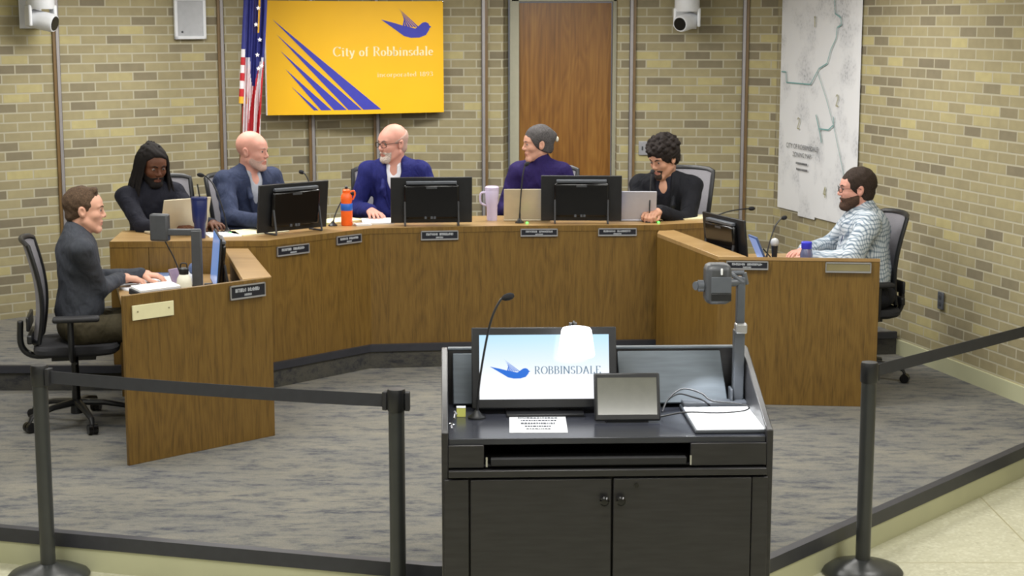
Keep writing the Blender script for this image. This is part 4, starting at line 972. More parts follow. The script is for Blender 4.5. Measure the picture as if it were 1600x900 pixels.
mbT(Matrix.Rotation(R(-22), 4, 'X')).box((0, 0, .085), (.075, .009, .16)).build('body', M['purplephone'], ph, local=True, bevel=.004)
mb = MB(); mb.tube([(0, -.01, .003), (0, .07, .003), (0, .028, .07)], .004, 6); mb.build('stand', M['black'], ph, local=True)
# left visualizer
vz = thing('document_camera', 'dark grey document camera arm on the left wing desk before the navy tumbler', 'document camera', (-1.73, 9.05, .89), R(0))
MB().box((0, .03, .012), (.20, .22, .024)).build('base', M['charcoal'], vz, local=True, bevel=.005)
MB().box((.0, .0, .20), (.055, .035, .37)).build('column', M['charcoal'], vz, local=True, bevel=.005)
MB().box((-.07, .0, .375), (.19, .03, .036)).build('arm', M['charcoal'], vz, local=True, bevel=.005)
MB().box((-.20, .01, .40), (.105, .05, .15), rz=R(-12)).build('head', M['charcoal'], vz, local=True, bevel=.01)
MB().tube(bez([(-.18, .02, .33), (-.13, .03, .22), (-.09, .03, .1), (-.08, .02, .02)], 6), .004, 6).build('cable', M['black'], vz, local=True)
tb_ = thing('tissue_pack', 'crumpled blue and white packet on the left wing desk beside the monitor', 'packet', (-1.86, 9.55, .89))
MB().ball((0, 0, .05), (.04, .035, .055), 10).build('wrapper', M['white'], tb_, local=True)
MB().ball((.01, -.02, .10), (.025, .02, .035), 8).build('tissue', M['bluepaper'], tb_, local=True)
# ------------------------------------------------------------------ people
def nrm(v): v = np.asarray(v, float); return v/np.linalg.norm(v)
def lo_hi(P):
    lo = np.full(3, 1e9); hi = np.full(3, -1e9)
    for p in P:
        if p[1] != '+': continue
        if p[0] == 'c':
            r = max(p[4], p[5])+.02; pts = (np.array(p[2]), np.array(p[3]))
        else: r = max(p[3])+.02; pts = (np.array(p[2]),)
        for q in pts: lo = np.minimum(lo, q-r); hi = np.maximum(hi, q+r)
    return lo, hi
def axis_pts(lo, hi, h, fine, hf):
    out = [lo]
    while out[-1] < hi:
        x = out[-1]; st = h
        for a, b in fine:
            if a-h <= x <= b: st = hf
        out.append(x+st)
    return np.array(out, dtype=np.float32)
def surf_nets(xs, ys, zs, V):
    s = V < 0; c = s[:-1, :-1, :-1].astype(np.int8)*0
    for a in (0, 1):
        for b in (0, 1):
            for d in (0, 1): c += s[a:a+s.shape[0]-1, b:b+s.shape[1]-1, d:d+s.shape[2]-1]
    act = (c > 0) & (c < 8); I, J, K = np.nonzero(act); n = len(I)
    idx = np.full(act.shape, -1, np.int32); idx[I, J, K] = np.arange(n)
    S = np.zeros((n, 3)); ct = np.zeros(n)
    for ax in range(3):
        for u in (0, 1):
            for w_ in (0, 1):
                o = [0, 0, 0]; oth = [q for q in range(3) if q != ax]; o[oth[0]] = u; o[oth[1]] = w_; e = list(o); e[ax] = 1
                va = V[I+o[0], J+o[1], K+o[2]]; vb = V[I+e[0], J+e[1], K+e[2]]; m = (va < 0) != (vb < 0)
                t = np.where(m, va/np.where(m, va-vb, 1), 0)
                p = np.tile(np.array(o, float), (n, 1)); p[:, ax] += t
                S[m] += p[m]; ct[m] += 1
    S /= ct[:, None]; S += np.stack([I, J, K], 1)
    P = np.stack([np.interp(S[:, q], np.arange(len(A_)), A_) for q, A_ in enumerate((xs, ys, zs))], 1)
    F = []
    for ax in range(3):
        sl0 = [slice(None)]*3; sl1 = [slice(None)]*3; sl0[ax] = slice(0, -1); sl1[ax] = slice(1, None)
        d = s[tuple(sl0)] != s[tuple(sl1)]; g = np.stack(np.nonzero(d), 1)
        b, c2 = (ax+1) % 3, (ax+2) % 3
        ok = (g[:, b] > 0) & (g[:, c2] > 0) & (g[:, b] < V.shape[b]-1) & (g[:, c2] < V.shape[c2]-1); g = g[ok]
        def cell(db, dc): q = g.copy(); q[:, b] -= db; q[:, c2] -= dc; return idx[q[:, 0], q[:, 1], q[:, 2]]
        q = np.stack([cell(1, 1), cell(0, 1), cell(0, 0), cell(1, 0)], 1)
        inside = s[g[:, 0], g[:, 1], g[:, 2]]
        q[~inside] = q[~inside][:, ::-1]; F.append(q)
    return P, np.concatenate(F)
def sdf_mesh(name, P, mats, parent, h=.009, fine=(), hf=.004, noise=None, matfn=None):
    """fine: list of (centre, radius) boxes with finer sampling"""
    lo, hi = lo_hi(P)
    ax = [axis_pts(lo[q], hi[q], h, [(f[0][q]-f[1], f[0][q]+f[1]) for f in fine], hf) for q in range(3)]
    V = np.full([len(a) for a in ax], .08, dtype=np.float32)
    nz = None
    for p in P:
        kind, op = p[0], p[1]
        if kind == 'h':      # half space keep where dot(x-c,n)<0, rounded with k
            c, n_, k = np.array(p[2]), np.array(p[3]), p[4]
            X, Y, Z = np.meshgrid(*ax, indexing='ij', sparse=True)
            d = (X-c[0])*n_[0]+(Y-c[1])*n_[1]+(Z-c[2])*n_[2]
            hh = np.clip(.5-.5*(V-d)/k, 0, 1); V = (V*(1-hh)+d*hh+k*hh*(1-hh)).astype(np.float32); continue
        if kind == 'c': a, b, r1, r2, k = [np.array(p[2], float), np.array(p[3], float), p[4], p[5], p[6]]; pad = max(r1, r2)+.03+k; l = np.minimum(a, b)-pad; u = np.maximum(a, b)+pad
        else: c, r, Rm, k = np.array(p[2], float), np.array(p[3], float), p[4], p[5]; pad = max(r)+.03+k; l = c-pad; u = c+pad
        sl = tuple(slice(max(0, np.searchsorted(ax[q], l[q])), np.searchsorted(ax[q], u[q])) for q in range(3))
        if any(x.stop <= x.start for x in sl): continue
        X, Y, Z = np.meshgrid(ax[0][sl[0]], ax[1][sl[1]], ax[2][sl[2]], indexing='ij', sparse=True)
        if kind == 'c':
            ba = b-a; L2 = max(1e-9, float(ba@ba))
            t = np.clip(((X-a[0])*ba[0]+(Y-a[1])*ba[1]+(Z-a[2])*ba[2])/L2, 0, 1)
            d = np.sqrt((X-a[0]-t*ba[0])**2+(Y-a[1]-t*ba[1])**2+(Z-a[2]-t*ba[2])**2)-(r1+(r2-r1)*t)
        else:
            Rm = np.array(Rm, float) if Rm is not None else np.eye(3)
            q = [((X-c[0])*Rm[0][i]+(Y-c[1])*Rm[1][i]+(Z-c[2])*Rm[2][i]) for i in range(3)]
            k0 = np.sqrt(sum((q[i]/r[i])**2 for i in range(3))); k1 = np.sqrt(sum((q[i]/r[i]**2)**2 for i in range(3)))+1e-9
            d = k0*(k0-1)/k1
        W_ = V[sl]
        if op == '+':
            hh = np.clip(.5+.5*(W_-d)/k, 0, 1); V[sl] = W_*(1-hh)+d*hh-k*hh*(1-hh)
        else:
            d = -d; hh = np.clip(.5-.5*(W_-d)/k, 0, 1); V[sl] = W_*(1-hh)+d*hh+k*hh*(1-hh)
    if noise:
        X, Y, Z = np.meshgrid(*ax, indexing='ij', sparse=True)
        amp, f = noise
        V = V+amp*(np.sin(f*X+2*np.sin(f*.4*Z)+1)*np.sin(f*Z*.9+1.7*np.sin(f*.5*Y))+.6*np.sin(f*1.9*Y+2.3*np.sin(f*.7*X))*np.sin(f*1.6*Z+X*f))
    Pn, F = surf_nets(*ax, V)
    org = np.array(ORG.get(parent.name, (0, 0, 0)))
    me = bpy.data.meshes.new(name); me.from_pydata((Pn-org).tolist(), [], F.tolist())
    mats = mats if isinstance(mats, (list, tuple)) else [mats]
    for m in mats: me.materials.append(m)
    if matfn is not None: me.polygons.foreach_set('material_index', matfn(Pn[F].mean(1)).astype(np.int32))
    me.polygons.foreach_set('use_smooth', [True]*len(F)); me.update()
    o = bpy.data.objects.new(name, me); C.objects.link(o); o.parent = parent; ORG[o.name] = V3(org)
    return o

def hand_prims(W_, d, n, side, curl=.3, spread=.10, s=1.05, thumb_in=0.):
    d = nrm(d); n = np.asarray(n, float); n = nrm(n-d*(n@d)); t = np.cross(d, n)*(1 if side == 'R' else -1); W_ = np.asarray(W_, float)
    P = [('c', '+', W_-d*.02, W_+d*.03, .026*s, .027*s, .012)]
    L = [.066, .074, .069, .053]
    for i in range(4):
        b0 = W_+(d*.028+t*(.021-.014*i))*s; kn = W_+(d*(.090-.005*abs(i-1.2))+t*(.0325-.0215*i))*s
        P.append(('c', '+', b0, kn, .0155*s, .0112*s, .008))
        sp = spread*(1.5-i)/1.5; dd = nrm(d+t*sp); th = curl*.7; p = kn; ln = L[i]*s
        for j, (fr, rr_) in enumerate(((.46, .0092), (.30, .0084), (.24, .0076))):
            v = dd*math.cos(th)+n*math.sin(th); q = p+v*ln*fr
            P.append(('c', '+', p, q, rr_*s*1.04, rr_*s*.95, .0025)); p = q; th += curl*1.1
    b0 = W_+(d*.022+t*.026+n*.006)*s; b1 = b0+nrm(d*.6+t*(.75-thumb_in)+n*.25)*.042*s; b2 = b1+nrm(d*.9+t*(.3-thumb_in)+n*.2)*.031*s; b3 = b2+nrm(d*.95+t*(.05-thumb_in)+n*.3)*.024*s
    P += [('c', '+', b0, b1, .0165*s, .0125*s, .008), ('c', '+', b1, b2, .0118*s, .0105*s, .004), ('c', '+', b2, b3, .0105*s, .0085*s, .003)]
    return P

def skinmat(name, rgb, var=.06): return pmat(name, rgb, .55, var=var, scale=18, sss=.08, spec=.3)

def lapel_mat(m):
    n = m.name+'_lapel'
    if n in bpy.data.materials: return bpy.data.materials[n]
    c = m.copy(); c.name = n; c.node_tree.nodes['Principled BSDF'].inputs['Roughness'].default_value = .7; return c
def person(label, loc, body_deg, head, head_deg, pitch, roll, wR, wL, skin, lips, top, pants, girth=1., shw=.19, hs=1.08, curl=.3, handdir=None, style='pullover', shirt=None, hair=None, noise=(.0034, 30), tw=0., legs_fwd=.44, ar=0., hint=(.9, .45), jw=1., nk=1.):
    x, y, z = loc; root = thing('person', label, 'person', (x, y, z))
    a = R(body_deg); f = np.array((math.cos(a), math.sin(a), 0)); r = np.array((math.sin(a), -math.cos(a), 0)); u = np.array((0, 0, 1.))
    org = np.array((x, y, z), float); hip = org+u*.56
    H = np.array(head, float); ha = R(head_deg)
    hf0 = np.array((math.cos(ha), math.sin(ha), 0)); hr = np.array((math.sin(ha), -math.cos(ha), 0))
    hf = hf0*math.cos(R(pitch))+u*math.sin(R(pitch)); hu = np.cross(hr, hf)
    hr, hu = hr*math.cos(R(roll))+hu*math.sin(R(roll)), hu*math.cos(R(roll))-hr*math.sin(R(roll))
    Rh = np.stack([hr, hf, hu], 1)
    def hp(p): return H+Rh@(np.array(p, float)*hs)
    neck = H-u*.152-f*.032-hf0*.012
    tu = nrm(neck-hip); fr_ = nrm(f-tu*(f@tu)); Rt = np.stack([r, fr_, tu], 1); TL = np.linalg.norm(neck-hip)
    rs = nrm(r*math.cos(tw)+f*math.sin(tw))
    def T_(rx, fy, t): return hip+r*rx+fr_*fy+tu*TL*t
    sh = {1: neck-tu*.048+rs*shw, -1: neck-tu*.048-rs*shw}; wr = {1: np.array(wR, float), -1: np.array(wL, float)}
    el = {}
    for s in (1, -1):
        D = wr[s]-sh[s]; L = np.linalg.norm(D); la, lb = .285, .265
        if L > .545: wr[s] = sh[s]+D/L*.545; D = wr[s]-sh[s]; L = .545
        aa = (la*la-lb*lb+L*L)/(2*L); hh = math.sqrt(max(0, la*la-aa*aa)); dn = D/L
        hv = -u*hint[0]+rs*s*hint[1]-f*.25; hv = nrm(hv-dn*(hv@dn)); el[s] = sh[s]+dn*aa+hv*hh
    g = girth
    def torso(o, P, low=True):
        P += [('e', '+', T_(0, -.005, .80), (.155+o+.01*(g-1), .102*g+o, .15+o), Rt, .05), ('e', '+', T_(0, .012*g, .42), (.142*g+o, .110*g+o, .17+o), Rt, .06),
              ('e', '+', T_(0, .02*(g-1)*4, .18), (.155*g+o, .118*g+o, .13+o), Rt, .05),
              ('c', '+', sh[1]-rs*.02, sh[-1]+rs*.02, .054+o, .054+o, .05), ('c', '+', neck-tu*.05+rs*.09, neck+tu*.015+rs*.03, .035+o, .034+o, .04), ('c', '+', neck-tu*.05-rs*.09, neck+tu*.015-rs*.03, .035+o, .034+o, .04)]
    def arms(o, P, wrist=0., k=.03, slim=0.):
        for s in (1, -1):
            w_ = wr[s]; e = el[s]; dd = nrm(w_-e)
            P += [('c', '+', sh[s], e, .052+o, .041+o, k), ('c', '+', e, w_+dd*wrist, .041+o, .030+o-slim, .02)]
    hips = {s: hip+r*s*.09-u*.02 for s in (1, -1)}
    kn = {s: hips[s]+f*legs_fwd*.98+r*s*.05+u*.015 for s in (1, -1)}
    an = {s: np.array((*(kn[s]-f*.02+r*s*.02)[:2], z+.09)) for s in (1, -1)}
    def legs(o, P):
        P += [('e', '+', hip-u*.0, (.165*g+o, .115*g+o, .10+o), np.stack([r, f, u], 1), .04)]
        for s in (1, -1): P += [('c', '+', hips[s], kn[s], .082+o, .058+o, .03), ('c', '+', kn[s], an[s], .056+o, .038+o, .02)]
    # ---- body
    B = []; torso(0, B); arms(-.012, B); legs(-.006, B)
    for s in (1, -1): B.append(('c', '+', an[s], an[s]+f*.13-u*.05, .036, .028, .02))
    HP = lambda p, q, r1, r2, k, op='+': B.append(('c', op, hp(p), hp(q), r1*hs, r2*hs, k))
    HE = lambda c, r_, k, op='+', Rx=None: B.append(('e', op, hp(c), tuple(v*hs for v in r_), Rh if Rx is None else Rh@Rx, k))
    B.append(('c', '+', neck-tu*.03, hp((0, -.022, -.055)), .060*nk, .054*hs*nk, .02))
    HE((0, -.016, .034), (.074, .094, .085), .01); HE((0, .022, -.040), (.058*jw, .066, .076), .03)
    HE((0, .045, .03), (.060, .045, .05), .02)
    for s in (-1, 1):
        HP((s*.050*jw, .004, -.055), (s*.016*jw, .066, -.098), .018*jw, .016*jw, .02)
        HE((s*.037, .055, -.022), (.022, .026, .022), .02)
        HP((s*.012, .083, .022), (s*.044, .070, .024), .009, .008, .012)
    HP((-.012, .070, -.098), (.012, .070, -.098), .019, .019, .015)
    for s in (-1, 1): HE((s*.031, .095, .004), (.017, .014, .011), .018, '-')
    for s in (-1, 1): HE((s*.031, .068, .002), (.016, .0165, .015), .006)
    for s in (-1, 1): HE((s*.031, .085, .0035), (.0120, .012, .0034), .002, '-')
    HP((0, .083, .014), (0, .100, -.022), .0062, .0085, .010); HP((0, .097, -.025), (0, .0975, -.026), .0108, .0108, .008)
    for s in (-1, 1): HE((s*.011, .091, -.029), (.0078, .010, .0075), .005)
    HP((-.018, .080, -.058), (.018, .080, -.058), .0075, .0075, .008); HP((0, .087, -.057), (0, .087, -.057), .0075, .0075, .008)
    HP((-.015, .079, -.070), (.015, .079, -.070), .0085, .0085, .008); HP((0, .084, -.070), (0, .084, -.0705), .008, .008, .006)
    HP((-.022, .093, -.0635), (.022, .093, -.0635), .0035, .0035, .003, '-')
    for s in (-1, 1):
        Rx = np.array(Matrix.Rotation(R(8*s), 3, 'Y') @ Matrix.Rotation(R(12), 3, 'X'))
        HE((s*.078, -.008, -.006), (.009, .019, .031), .006, '+', Rx); HE((s*.088, -.004, -.002), (.008, .010, .017), .004, '-', Rx)
    hd_ = {}
    for s in (1, -1):
        dd = nrm(wr[s]-el[s]); dirn = np.array(handdir[s], float) if handdir and s in handdir else nrm(np.array((dd[0], dd[1], dd[2]*.3)))
        B += hand_prims(wr[s]+dd*.01, dirn, (0, 0, -1) if not (handdir and ('n', s) in handdir) else handdir[('n', s)], 'R' if s == 1 else 'L', curl, spread=.16, s=1.05)
    lipP = hp((0, .083, -.0645))
    def mf(cn):
        q = (cn-H)@Rh/hs
        return ((np.abs(q[:, 0]) < .023) & (np.abs(q[:, 2]+.0645) < .0105-.2*np.abs(q[:, 0])**1.0*.9) & (q[:, 1] > .078)).astype(int)
    fine = [(H, .14*hs)]+[(wr[s]+nrm(wr[s]-el[s])*.08, .10) for s in (1, -1)]
    sdf_mesh('body', B, [skin, lips], root, .011, fine, .0042, None, mf)
    for s in (-1, 1):
        e = MB(); e.T = Matrix.Translation(hp((s*.031, .0730, .0035))); e.ball((0, 0, 0), .0118*hs, 16)
        eo = e.build('eye', M['eye'], root)
        e = MB(); c = np.array(hp((s*.031, .0730, .0035))); c2 = c+Rh[:, 1]*.0082*hs; e.ball(tuple(c2), .0060*hs, 12); e.build('iris', M['iris'], eo)
    # ---- clothes
    P = []; legs(.010, P); sdf_mesh('trousers', P, pants, root, .012, noise=(.002, 30))
    for s in (1, -1):
        P = [('c', '+', an[s]-u*.035-f*.02, an[s]-u*.052+f*.15, .040, .034, .02), ('c', '+', an[s]-u*.02, an[s]-u*.045, .045, .04, .02), ('h', '-', (0, 0, z+.004), (0, 0, -1), .004)]
        P[-1] = ('h', '-', (0, 0, z+.004), (0, 0, -1.), .004); sdf_mesh('shoe', P, M['blackmatte'], root, .01)
    if style == 'pullover' or style == 'turtleneck' or style == 'shirt':
        P = []; torso(.014, P); arms(.010+ar, P, .0)
        cut = hp((0, -.0, -.125)) if style == 'turtleneck' else None
        if style == 'turtleneck': P.append(('c', '+', neck-tu*.02, neck*.45+np.array(hp((0, -.022, -.055)))*.55, .068, .064, .02))
        elif style == 'pullover': P.append(('c', '+', neck-tu*.02-f*.005, neck+tu*.034-f*.014, .070, .068, .02))
        else: P.append(('c', '+', neck-tu*.03-f*.008, neck+tu*.030-f*.014, .072, .070, .02))
        sdf_mesh({'pullover': 'pullover', 'turtleneck': 'turtleneck_sweater', 'shirt': 'shirt'}[style], P, top, root, .009, noise=noise)
        if shirt is not None:
            Rn = nrm(np.array(hp((0, -.022, -.055)))-neck)
            P = [('c', '+', neck+tu*.02+f*.004, neck+tu*.034+f*.004, .065, .062, .01)]
            sdf_mesh('collar', P, shirt, root, .007)
    else:
        P = []; torso(.004, P); arms(-.004, P, .022); P.append(('c', '+', neck-tu*.02-f*.008, neck+tu*.025-f*.012, .066, .066, .02))
        P += [('c', '-', neck+tu*.06+fr_*.075, neck+fr_*.088-tu*.005, .032, .028, .008), ('c', '-', neck+fr_*.088-tu*.005, T_(0, .124*g, .87), .026, .008, .008)]
        sdf_mesh('dress_shirt', P, shirt, root, .009, noise=(.001, 30))
        P = []; torso(.021, P); arms(.017, P, .0); P += [('e', '+', sh[s_]-rs*s_*.01, (.062, .066, .056), Rt, .03) for s_ in (1, -1)]; P.append(('c', '+', neck-tu*.03-f*.02, neck+tu*.008-f*.022, .074, .072, .02))
        P.append(('c', '-', neck+fr_*.10+tu*.05, T_(0, .165*g, .40), .062, .016, .012)); P.append(('c', '-', neck+tu*.10+fr_*.05, neck+fr_*.10-tu*.01, .066, .052, .012))
        sdf_mesh('jacket', P, top, root, .008, noise=noise)
        for s in (1, -1):
            p0 = neck+r*s*.066+fr_*.034+tu*.014; p1 = T_(s*.070, .128*g, .78); p2 = T_(s*.022, .130*g, .46)
            p1b = T_(s*.105, .110*g, .86)
            P = [('c', '+', p0, p1, .012, .017, .01), ('c', '+', p1, p2, .017, .004, .01)]
            sdf_mesh('lapel', P, lapel_mat(top), root, .006)
            P = [('c', '+', neck+r*s*.052-f*.005+tu*.04, neck+r*s*.034+fr_*.062+tu*.006, .014, .010, .008), ('c', '+', neck+r*s*.034+fr_*.062+tu*.006, neck+r*s*.030+fr_*.085-tu*.028, .010, .006, .006)]
            sdf_mesh('shirt_collar', P, shirt, root, .005)
    # ---- hair etc.
    if hair: hair(root, hp, Rh, H, hs, neck, f, r, tu)
    return root
def hair_piece(name, root, prims, mat, Rh, hp, hs, h=.0055, noise=None):
    P = []
    for p in prims:
        if p[0] == 'c': P.append(('c', p[1], hp(p[2]), hp(p[3]), p[4]*hs, p[5]*hs, p[6]))
        elif p[0] == 'e': P.append(('e', p[1], hp(p[2]), tuple(v*hs for v in p[3]), Rh, p[4]))
        else: P.append(('h', '-', hp(p[2]), Rh@nrm(p[3]), p[4]))
    return sdf_mesh(name, P, mat, root, h, noise=noise)
FACECUT = [('e', '-', (0, .128, -.02), (.070, .075, .088), .012)]
def ears_cut(): return [('e', '-', (s*.085, -.002, -.012), (.022, .026, .036), .006) for s in (-1, 1)]
def cap(o, front=.03): return [('e', '+', (0, -.018, .036), (.076+o, .096+o, .086+o), .01), ('e', '+', (0, -.042, -.03), (.058+o, .056+o, .052+o), .02)]
def brows(root, hp, hs, mat, th=.0035):
    for s in (-1, 1): MB().tube([hp((s*.012, .0915, .021)), hp((s*.028, .0885, .0265)), hp((s*.046, .077, .021))], [th*hs, th*hs*1.1, th*.6*hs], 8).build('eyebrow', mat, root)
def beard_prims(o=.004, low=True):
    P = [('e', '+', (0, .022, -.040), (.058+o, .066+o, .076+o), .02)]
    for s in (-1, 1): P += [('c', '+', (s*.050, .004, -.055), (s*.018, .066, -.098), .018+o, .018+o, .02)]
    P += [('c', '+', (-.012, .070, -.098), (.012, .070, -.098), .020+o, .020+o, .015), ('c', '+', (-.018, .080, -.053), (.018, .080, -.053), .0085+o, .0085+o, .006)]
    P += [('h', '-', (0, .0, -.030), (0, .20, 1.), .004), ('h', '-', (0, -.005, 0), (0, -1, 0), .004)]
    P += [('e', '-', (0, .10, -.0645), (.021, .03, .0085), .003), ('e', '-', (0, .118, -.012), (.030, .035, .034), .008)]
    for s in (-1, 1): P += [('e', '-', (s*.040, .075, -.022), (.026, .035, .026), .01)]
    return P
def glasses(root, hp, hs, mat, rim=.0016):
    g = thing_part = None
    mb = MB()
    for s in (-1, 1):
        loop = [hp((s*.033+.024*math.copysign(abs(math.cos(t))**.7, math.cos(t)), .101-.06*abs(.4*math.cos(t)*0)-(.010 if s*math.cos(t) > 0 else 0)*abs(math.cos(t)), .001+.016*math.copysign(abs(math.sin(t))**.7, math.sin(t)))) for t in [2*math.pi*i/20 for i in range(21)]]
        mb.tube(loop, rim*hs, 6, caps=False)
        mb.tube([hp((s*.057, .092, .008)), hp((s*.078, .06, .009)), hp((s*.083, -.003, .008)), hp((s*.081, -.018, -.004))], rim*hs, 6)
    mb.tube([hp((-.009, .103, .004)), hp((.009, .103, .004))], rim*hs, 6)
    fr = mb.build('glasses', mat, root)
# --- skin and cloth
SK = {k: skinmat('skin_'+k, v) for k, v in dict(fair=(200, 152, 130), pink=(204, 150, 134), deep=(96, 60, 42), tan=(184, 138, 114)).items()}
LP = {k: pmat('lips_'+k, v, .45) for k, v in dict(fair=(172, 112, 98), deep=(98, 58, 46)).items()}
CL = {k: pmat(k, v, .85, var=.12, scale=60, bump=.2) for k, v in dict(heather_charcoal=(56, 59, 66), dark_navy_knit=(27, 28, 38), slate_blue_wool=(46, 54, 78), navy_wool=(30, 34, 96), purple_knit=(36, 25, 76), black_wool=(19, 20, 26), khaki=(70, 64, 48), dark_trousers=(30, 31, 38)).items()}
for m_ in CL.values():
    nt_ = m_.node_tree; b_ = nt_.nodes['Principled BSDF']; b_.inputs['Specular IOR Level'].default_value = .25
    tc_ = nt_.nodes.new('ShaderNodeTexCoord'); n_ = N(nt_, 'ShaderNodeTexNoise', i_Scale=11., i_Detail=2., i_Distortion=1.2); mp_ = N(nt_, 'ShaderNodeMapping'); mp_.inputs['Scale'].default_value = (1, 1, .5); mp_.inputs['Rotation'].default_value = (.5, .4, 0)
    nt_.links.new(tc_.outputs['Object'], mp_.inputs[0]); nt_.links.new(mp_.outputs[0], n_.inputs[0])
    bp_ = N(nt_, 'ShaderNodeBump', i_Strength=.7, i_Distance=.03); nt_.links.new(n_.outputs['Fac'], bp_.inputs['Height']); nt_.links.new(bp_.outputs[0], b_.inputs['Normal'])
CL['pale_grey_cotton'] = pmat('pale_grey_cotton', (170, 174, 184), .8); CL['white_cotton'] = pmat('white_cotton', (226, 228, 236), .8, var=.03); CL['plaid'] = plaid_mat('blue_white_plaid')
HR = {k: pmat('hair_'+k, v, .85, var=.4, scale=140, bump=.35, spec=.25) for k, v in dict(brown=(72, 56, 42), black=(24, 20, 19), grey=(74, 71, 71), curl=(34, 28, 26), dark=(50, 40, 34), white=(178, 164, 154), beard=(70, 52, 42)).items()}
HR['stubble'] = pmat('hair_stubble', (176, 146, 134), .8, var=.15, scale=200)

def h1(root, hp, Rh, H, hs, neck, f, r, tu):
    P = cap(.0015)+[('c', '+', (-.03, .046, .103), (.03, .046, .105), .015, .014, .02)]+[('h', '-', (0, -.03, -.040), (0, .55, -1), .006), ('h', '-', (0, .060, .03), (0, 1, -.75), .008)]+ears_cut()
    hair_piece('hair', root, P, HR['brown'], Rh, hp, hs, noise=(.002, 90)); brows(root, hp, hs, HR['brown'])
def h2(root, hp, Rh, H, hs, neck, f, r, tu):
    P = cap(.012)+[('h', '-', (0, -.02, -.07), (0, .3, -1), .01), ('h', '-', (0, .046, .045), (0, 1, -.9), .01)]
    hair_piece('hair', root, P, HR['black'], Rh, hp, hs, noise=(.003, 70)); brows(root, hp, hs, HR['black'])
    mb = MB(); rr = random.Random(5)
    for i in range(46):
        a = R(52+256*i/45) ; a0 = a+math.pi/2    # angle around the head, gap at the face
        ca, sa = math.sin(a), math.cos(a)
        st = (ca*.022, sa*.055-.020, .128-.012*rr.random())
        L = rr.uniform(.24, .34); out = .030+.022*rr.random()
        p1 = (ca*.086, sa*.094-.016, .055); p2 = (ca*(.098+out*.25), sa*(.092)-.012, -.05); p3 = (ca*(.085+out), sa*(.085+out*.3)+.0, -.125)
        p4 = (ca*(.092+out*1.0)+rr.uniform(-.01, .01), sa*.09+(.03 if sa > 0 else -.03)+rr.uniform(-.01, .01), -.10-L*.55)
        pts = bez([hp(p) for p in (st, p1, p2, p3, p4)], 5)
        mb.tube(pts, [(.0078+.0012*math.sin(k*2.2+i))*hs if k < len(pts)-3 else .006*hs for k in range(len(pts))], 7)
    mb.build('dreadlocks', HR['black'], root)
    hair_piece('beard', root, beard_prims(.003), HR['black'], Rh, hp, hs, noise=(.001, 100))
def h3(root, hp, Rh, H, hs, neck, f, r, tu):
    hair_piece('beard', root, beard_prims(.0008), HR['stubble'], Rh, hp, hs); brows(root, hp, hs, HR['stubble'], .003)
def h4(root, hp, Rh, H, hs, neck, f, r, tu):
    P = cap(.0022)+[('h', '-', (0, -.02, -.055), (0, .4, -1), .004), ('h', '-', (0, .0, .030), (0, .45, 1), .006), ('h', '-', (0, .038, 0), (0, 1, 0), .006)]+ears_cut()
    hair_piece('hair', root, P, HR['stubble'], Rh, hp, hs, .005)
    P = beard_prims(.003)+[('h', '-', (.0, .045, 0), (0, -1, -.1), .006)]
    hair_piece('goatee', root, P, HR['white'], Rh, hp, hs, .005); brows(root, hp, hs, HR['grey'], .0028); glasses(root, hp, hs, M['blackgloss'], .0021)
def h5(root, hp, Rh, H, hs, neck, f, r, tu):
    P = cap(.009)+[('h', '-', (0, -.03, -.055), (0, .35, -1), .008), ('h', '-', (0, .062, .03), (0, 1, -.72), .008)]+ears_cut()+[('e', '+', (0, -.112, .045), (.030, .026, .032), .012)]
    hair_piece('hair', root, P, HR['grey'], Rh, hp, hs, noise=(.0015, 60)); brows(root, hp, hs, HR['grey'], .0025)
    MB().ball(hp((.0, -.136, .02)), (.013, .013, .02), 12).build('hair_clip', M['bottlewhite'], root)
def h6(root, hp, Rh, H, hs, neck, f, r, tu):
    P = [('e', '+', (0, -.018, .048), (.100, .112, .098), .01), ('e', '+', (0, -.055, -.01), (.078, .065, .07), .02)]+[('h', '-', (0, -.03, -.06), (0, .3, -1), .01), ('h', '-', (0, .078, .03), (0, 1, -.62), .012)]+[('e', '-', (s*.10, .005, -.020), (.030, .028, .034), .008) for s in (-1, 1)]
    rr = random.Random(9)
    for i in range(70):
        t = rr.uniform(0, 2*math.pi); ph = rr.uniform(.0, 1.35); c = (math.sin(ph)*math.cos(t)*.099, math.sin(ph)*math.sin(t)*.108-.018, .05+math.cos(ph)*.098)
        if c[1] > .07 and c[2] < .05: continue
        P.append(('e', '+', c, (.017, .017, .017), .004))
    hair_piece('curly_hair', root, P, HR['curl'], Rh, hp, hs, .0055, noise=(.003, 120)); brows(root, hp, hs, HR['curl'])
    P = beard_prims(.002); hair_piece('moustache_and_beard', root, P+[('h', '-', (0, .05, 0), (0, -1, -.3), .006)], HR['dark'], Rh, hp, hs, .005)
def h7(root, hp, Rh, H, hs, neck, f, r, tu):
    P = cap(.007)+[('h', '-', (0, -.03, -.06), (0, .45, -1), .006), ('h', '-', (0, .066, .03), (0, 1, -.7), .008)]+ears_cut()
    hair_piece('hair', root, P, HR['dark'], Rh, hp, hs, noise=(.002, 80)); brows(root, hp, hs, HR['dark'])
    hair_piece('beard', root, beard_prims(.006), HR['beard'], Rh, hp, hs, noise=(.0015, 100)); glasses(root, hp, hs, M['blackgloss'], .0019)
    pts = [neck+r*.07+f*.03+tu*.03, neck+r*.07+f*.105-tu*.08, neck+r*.03+f*.145*1.1-tu*.24]
    for s in (1, -1): MB().tube(bez([neck+r*s*.072+f*.02+tu*.035, neck+r*s*.066+f*.115-tu*.07, neck+r*s*.015+f*.175-tu*.26], 6), .006, 6, flat=.4).build('lanyard', CL['navy_wool'], root)

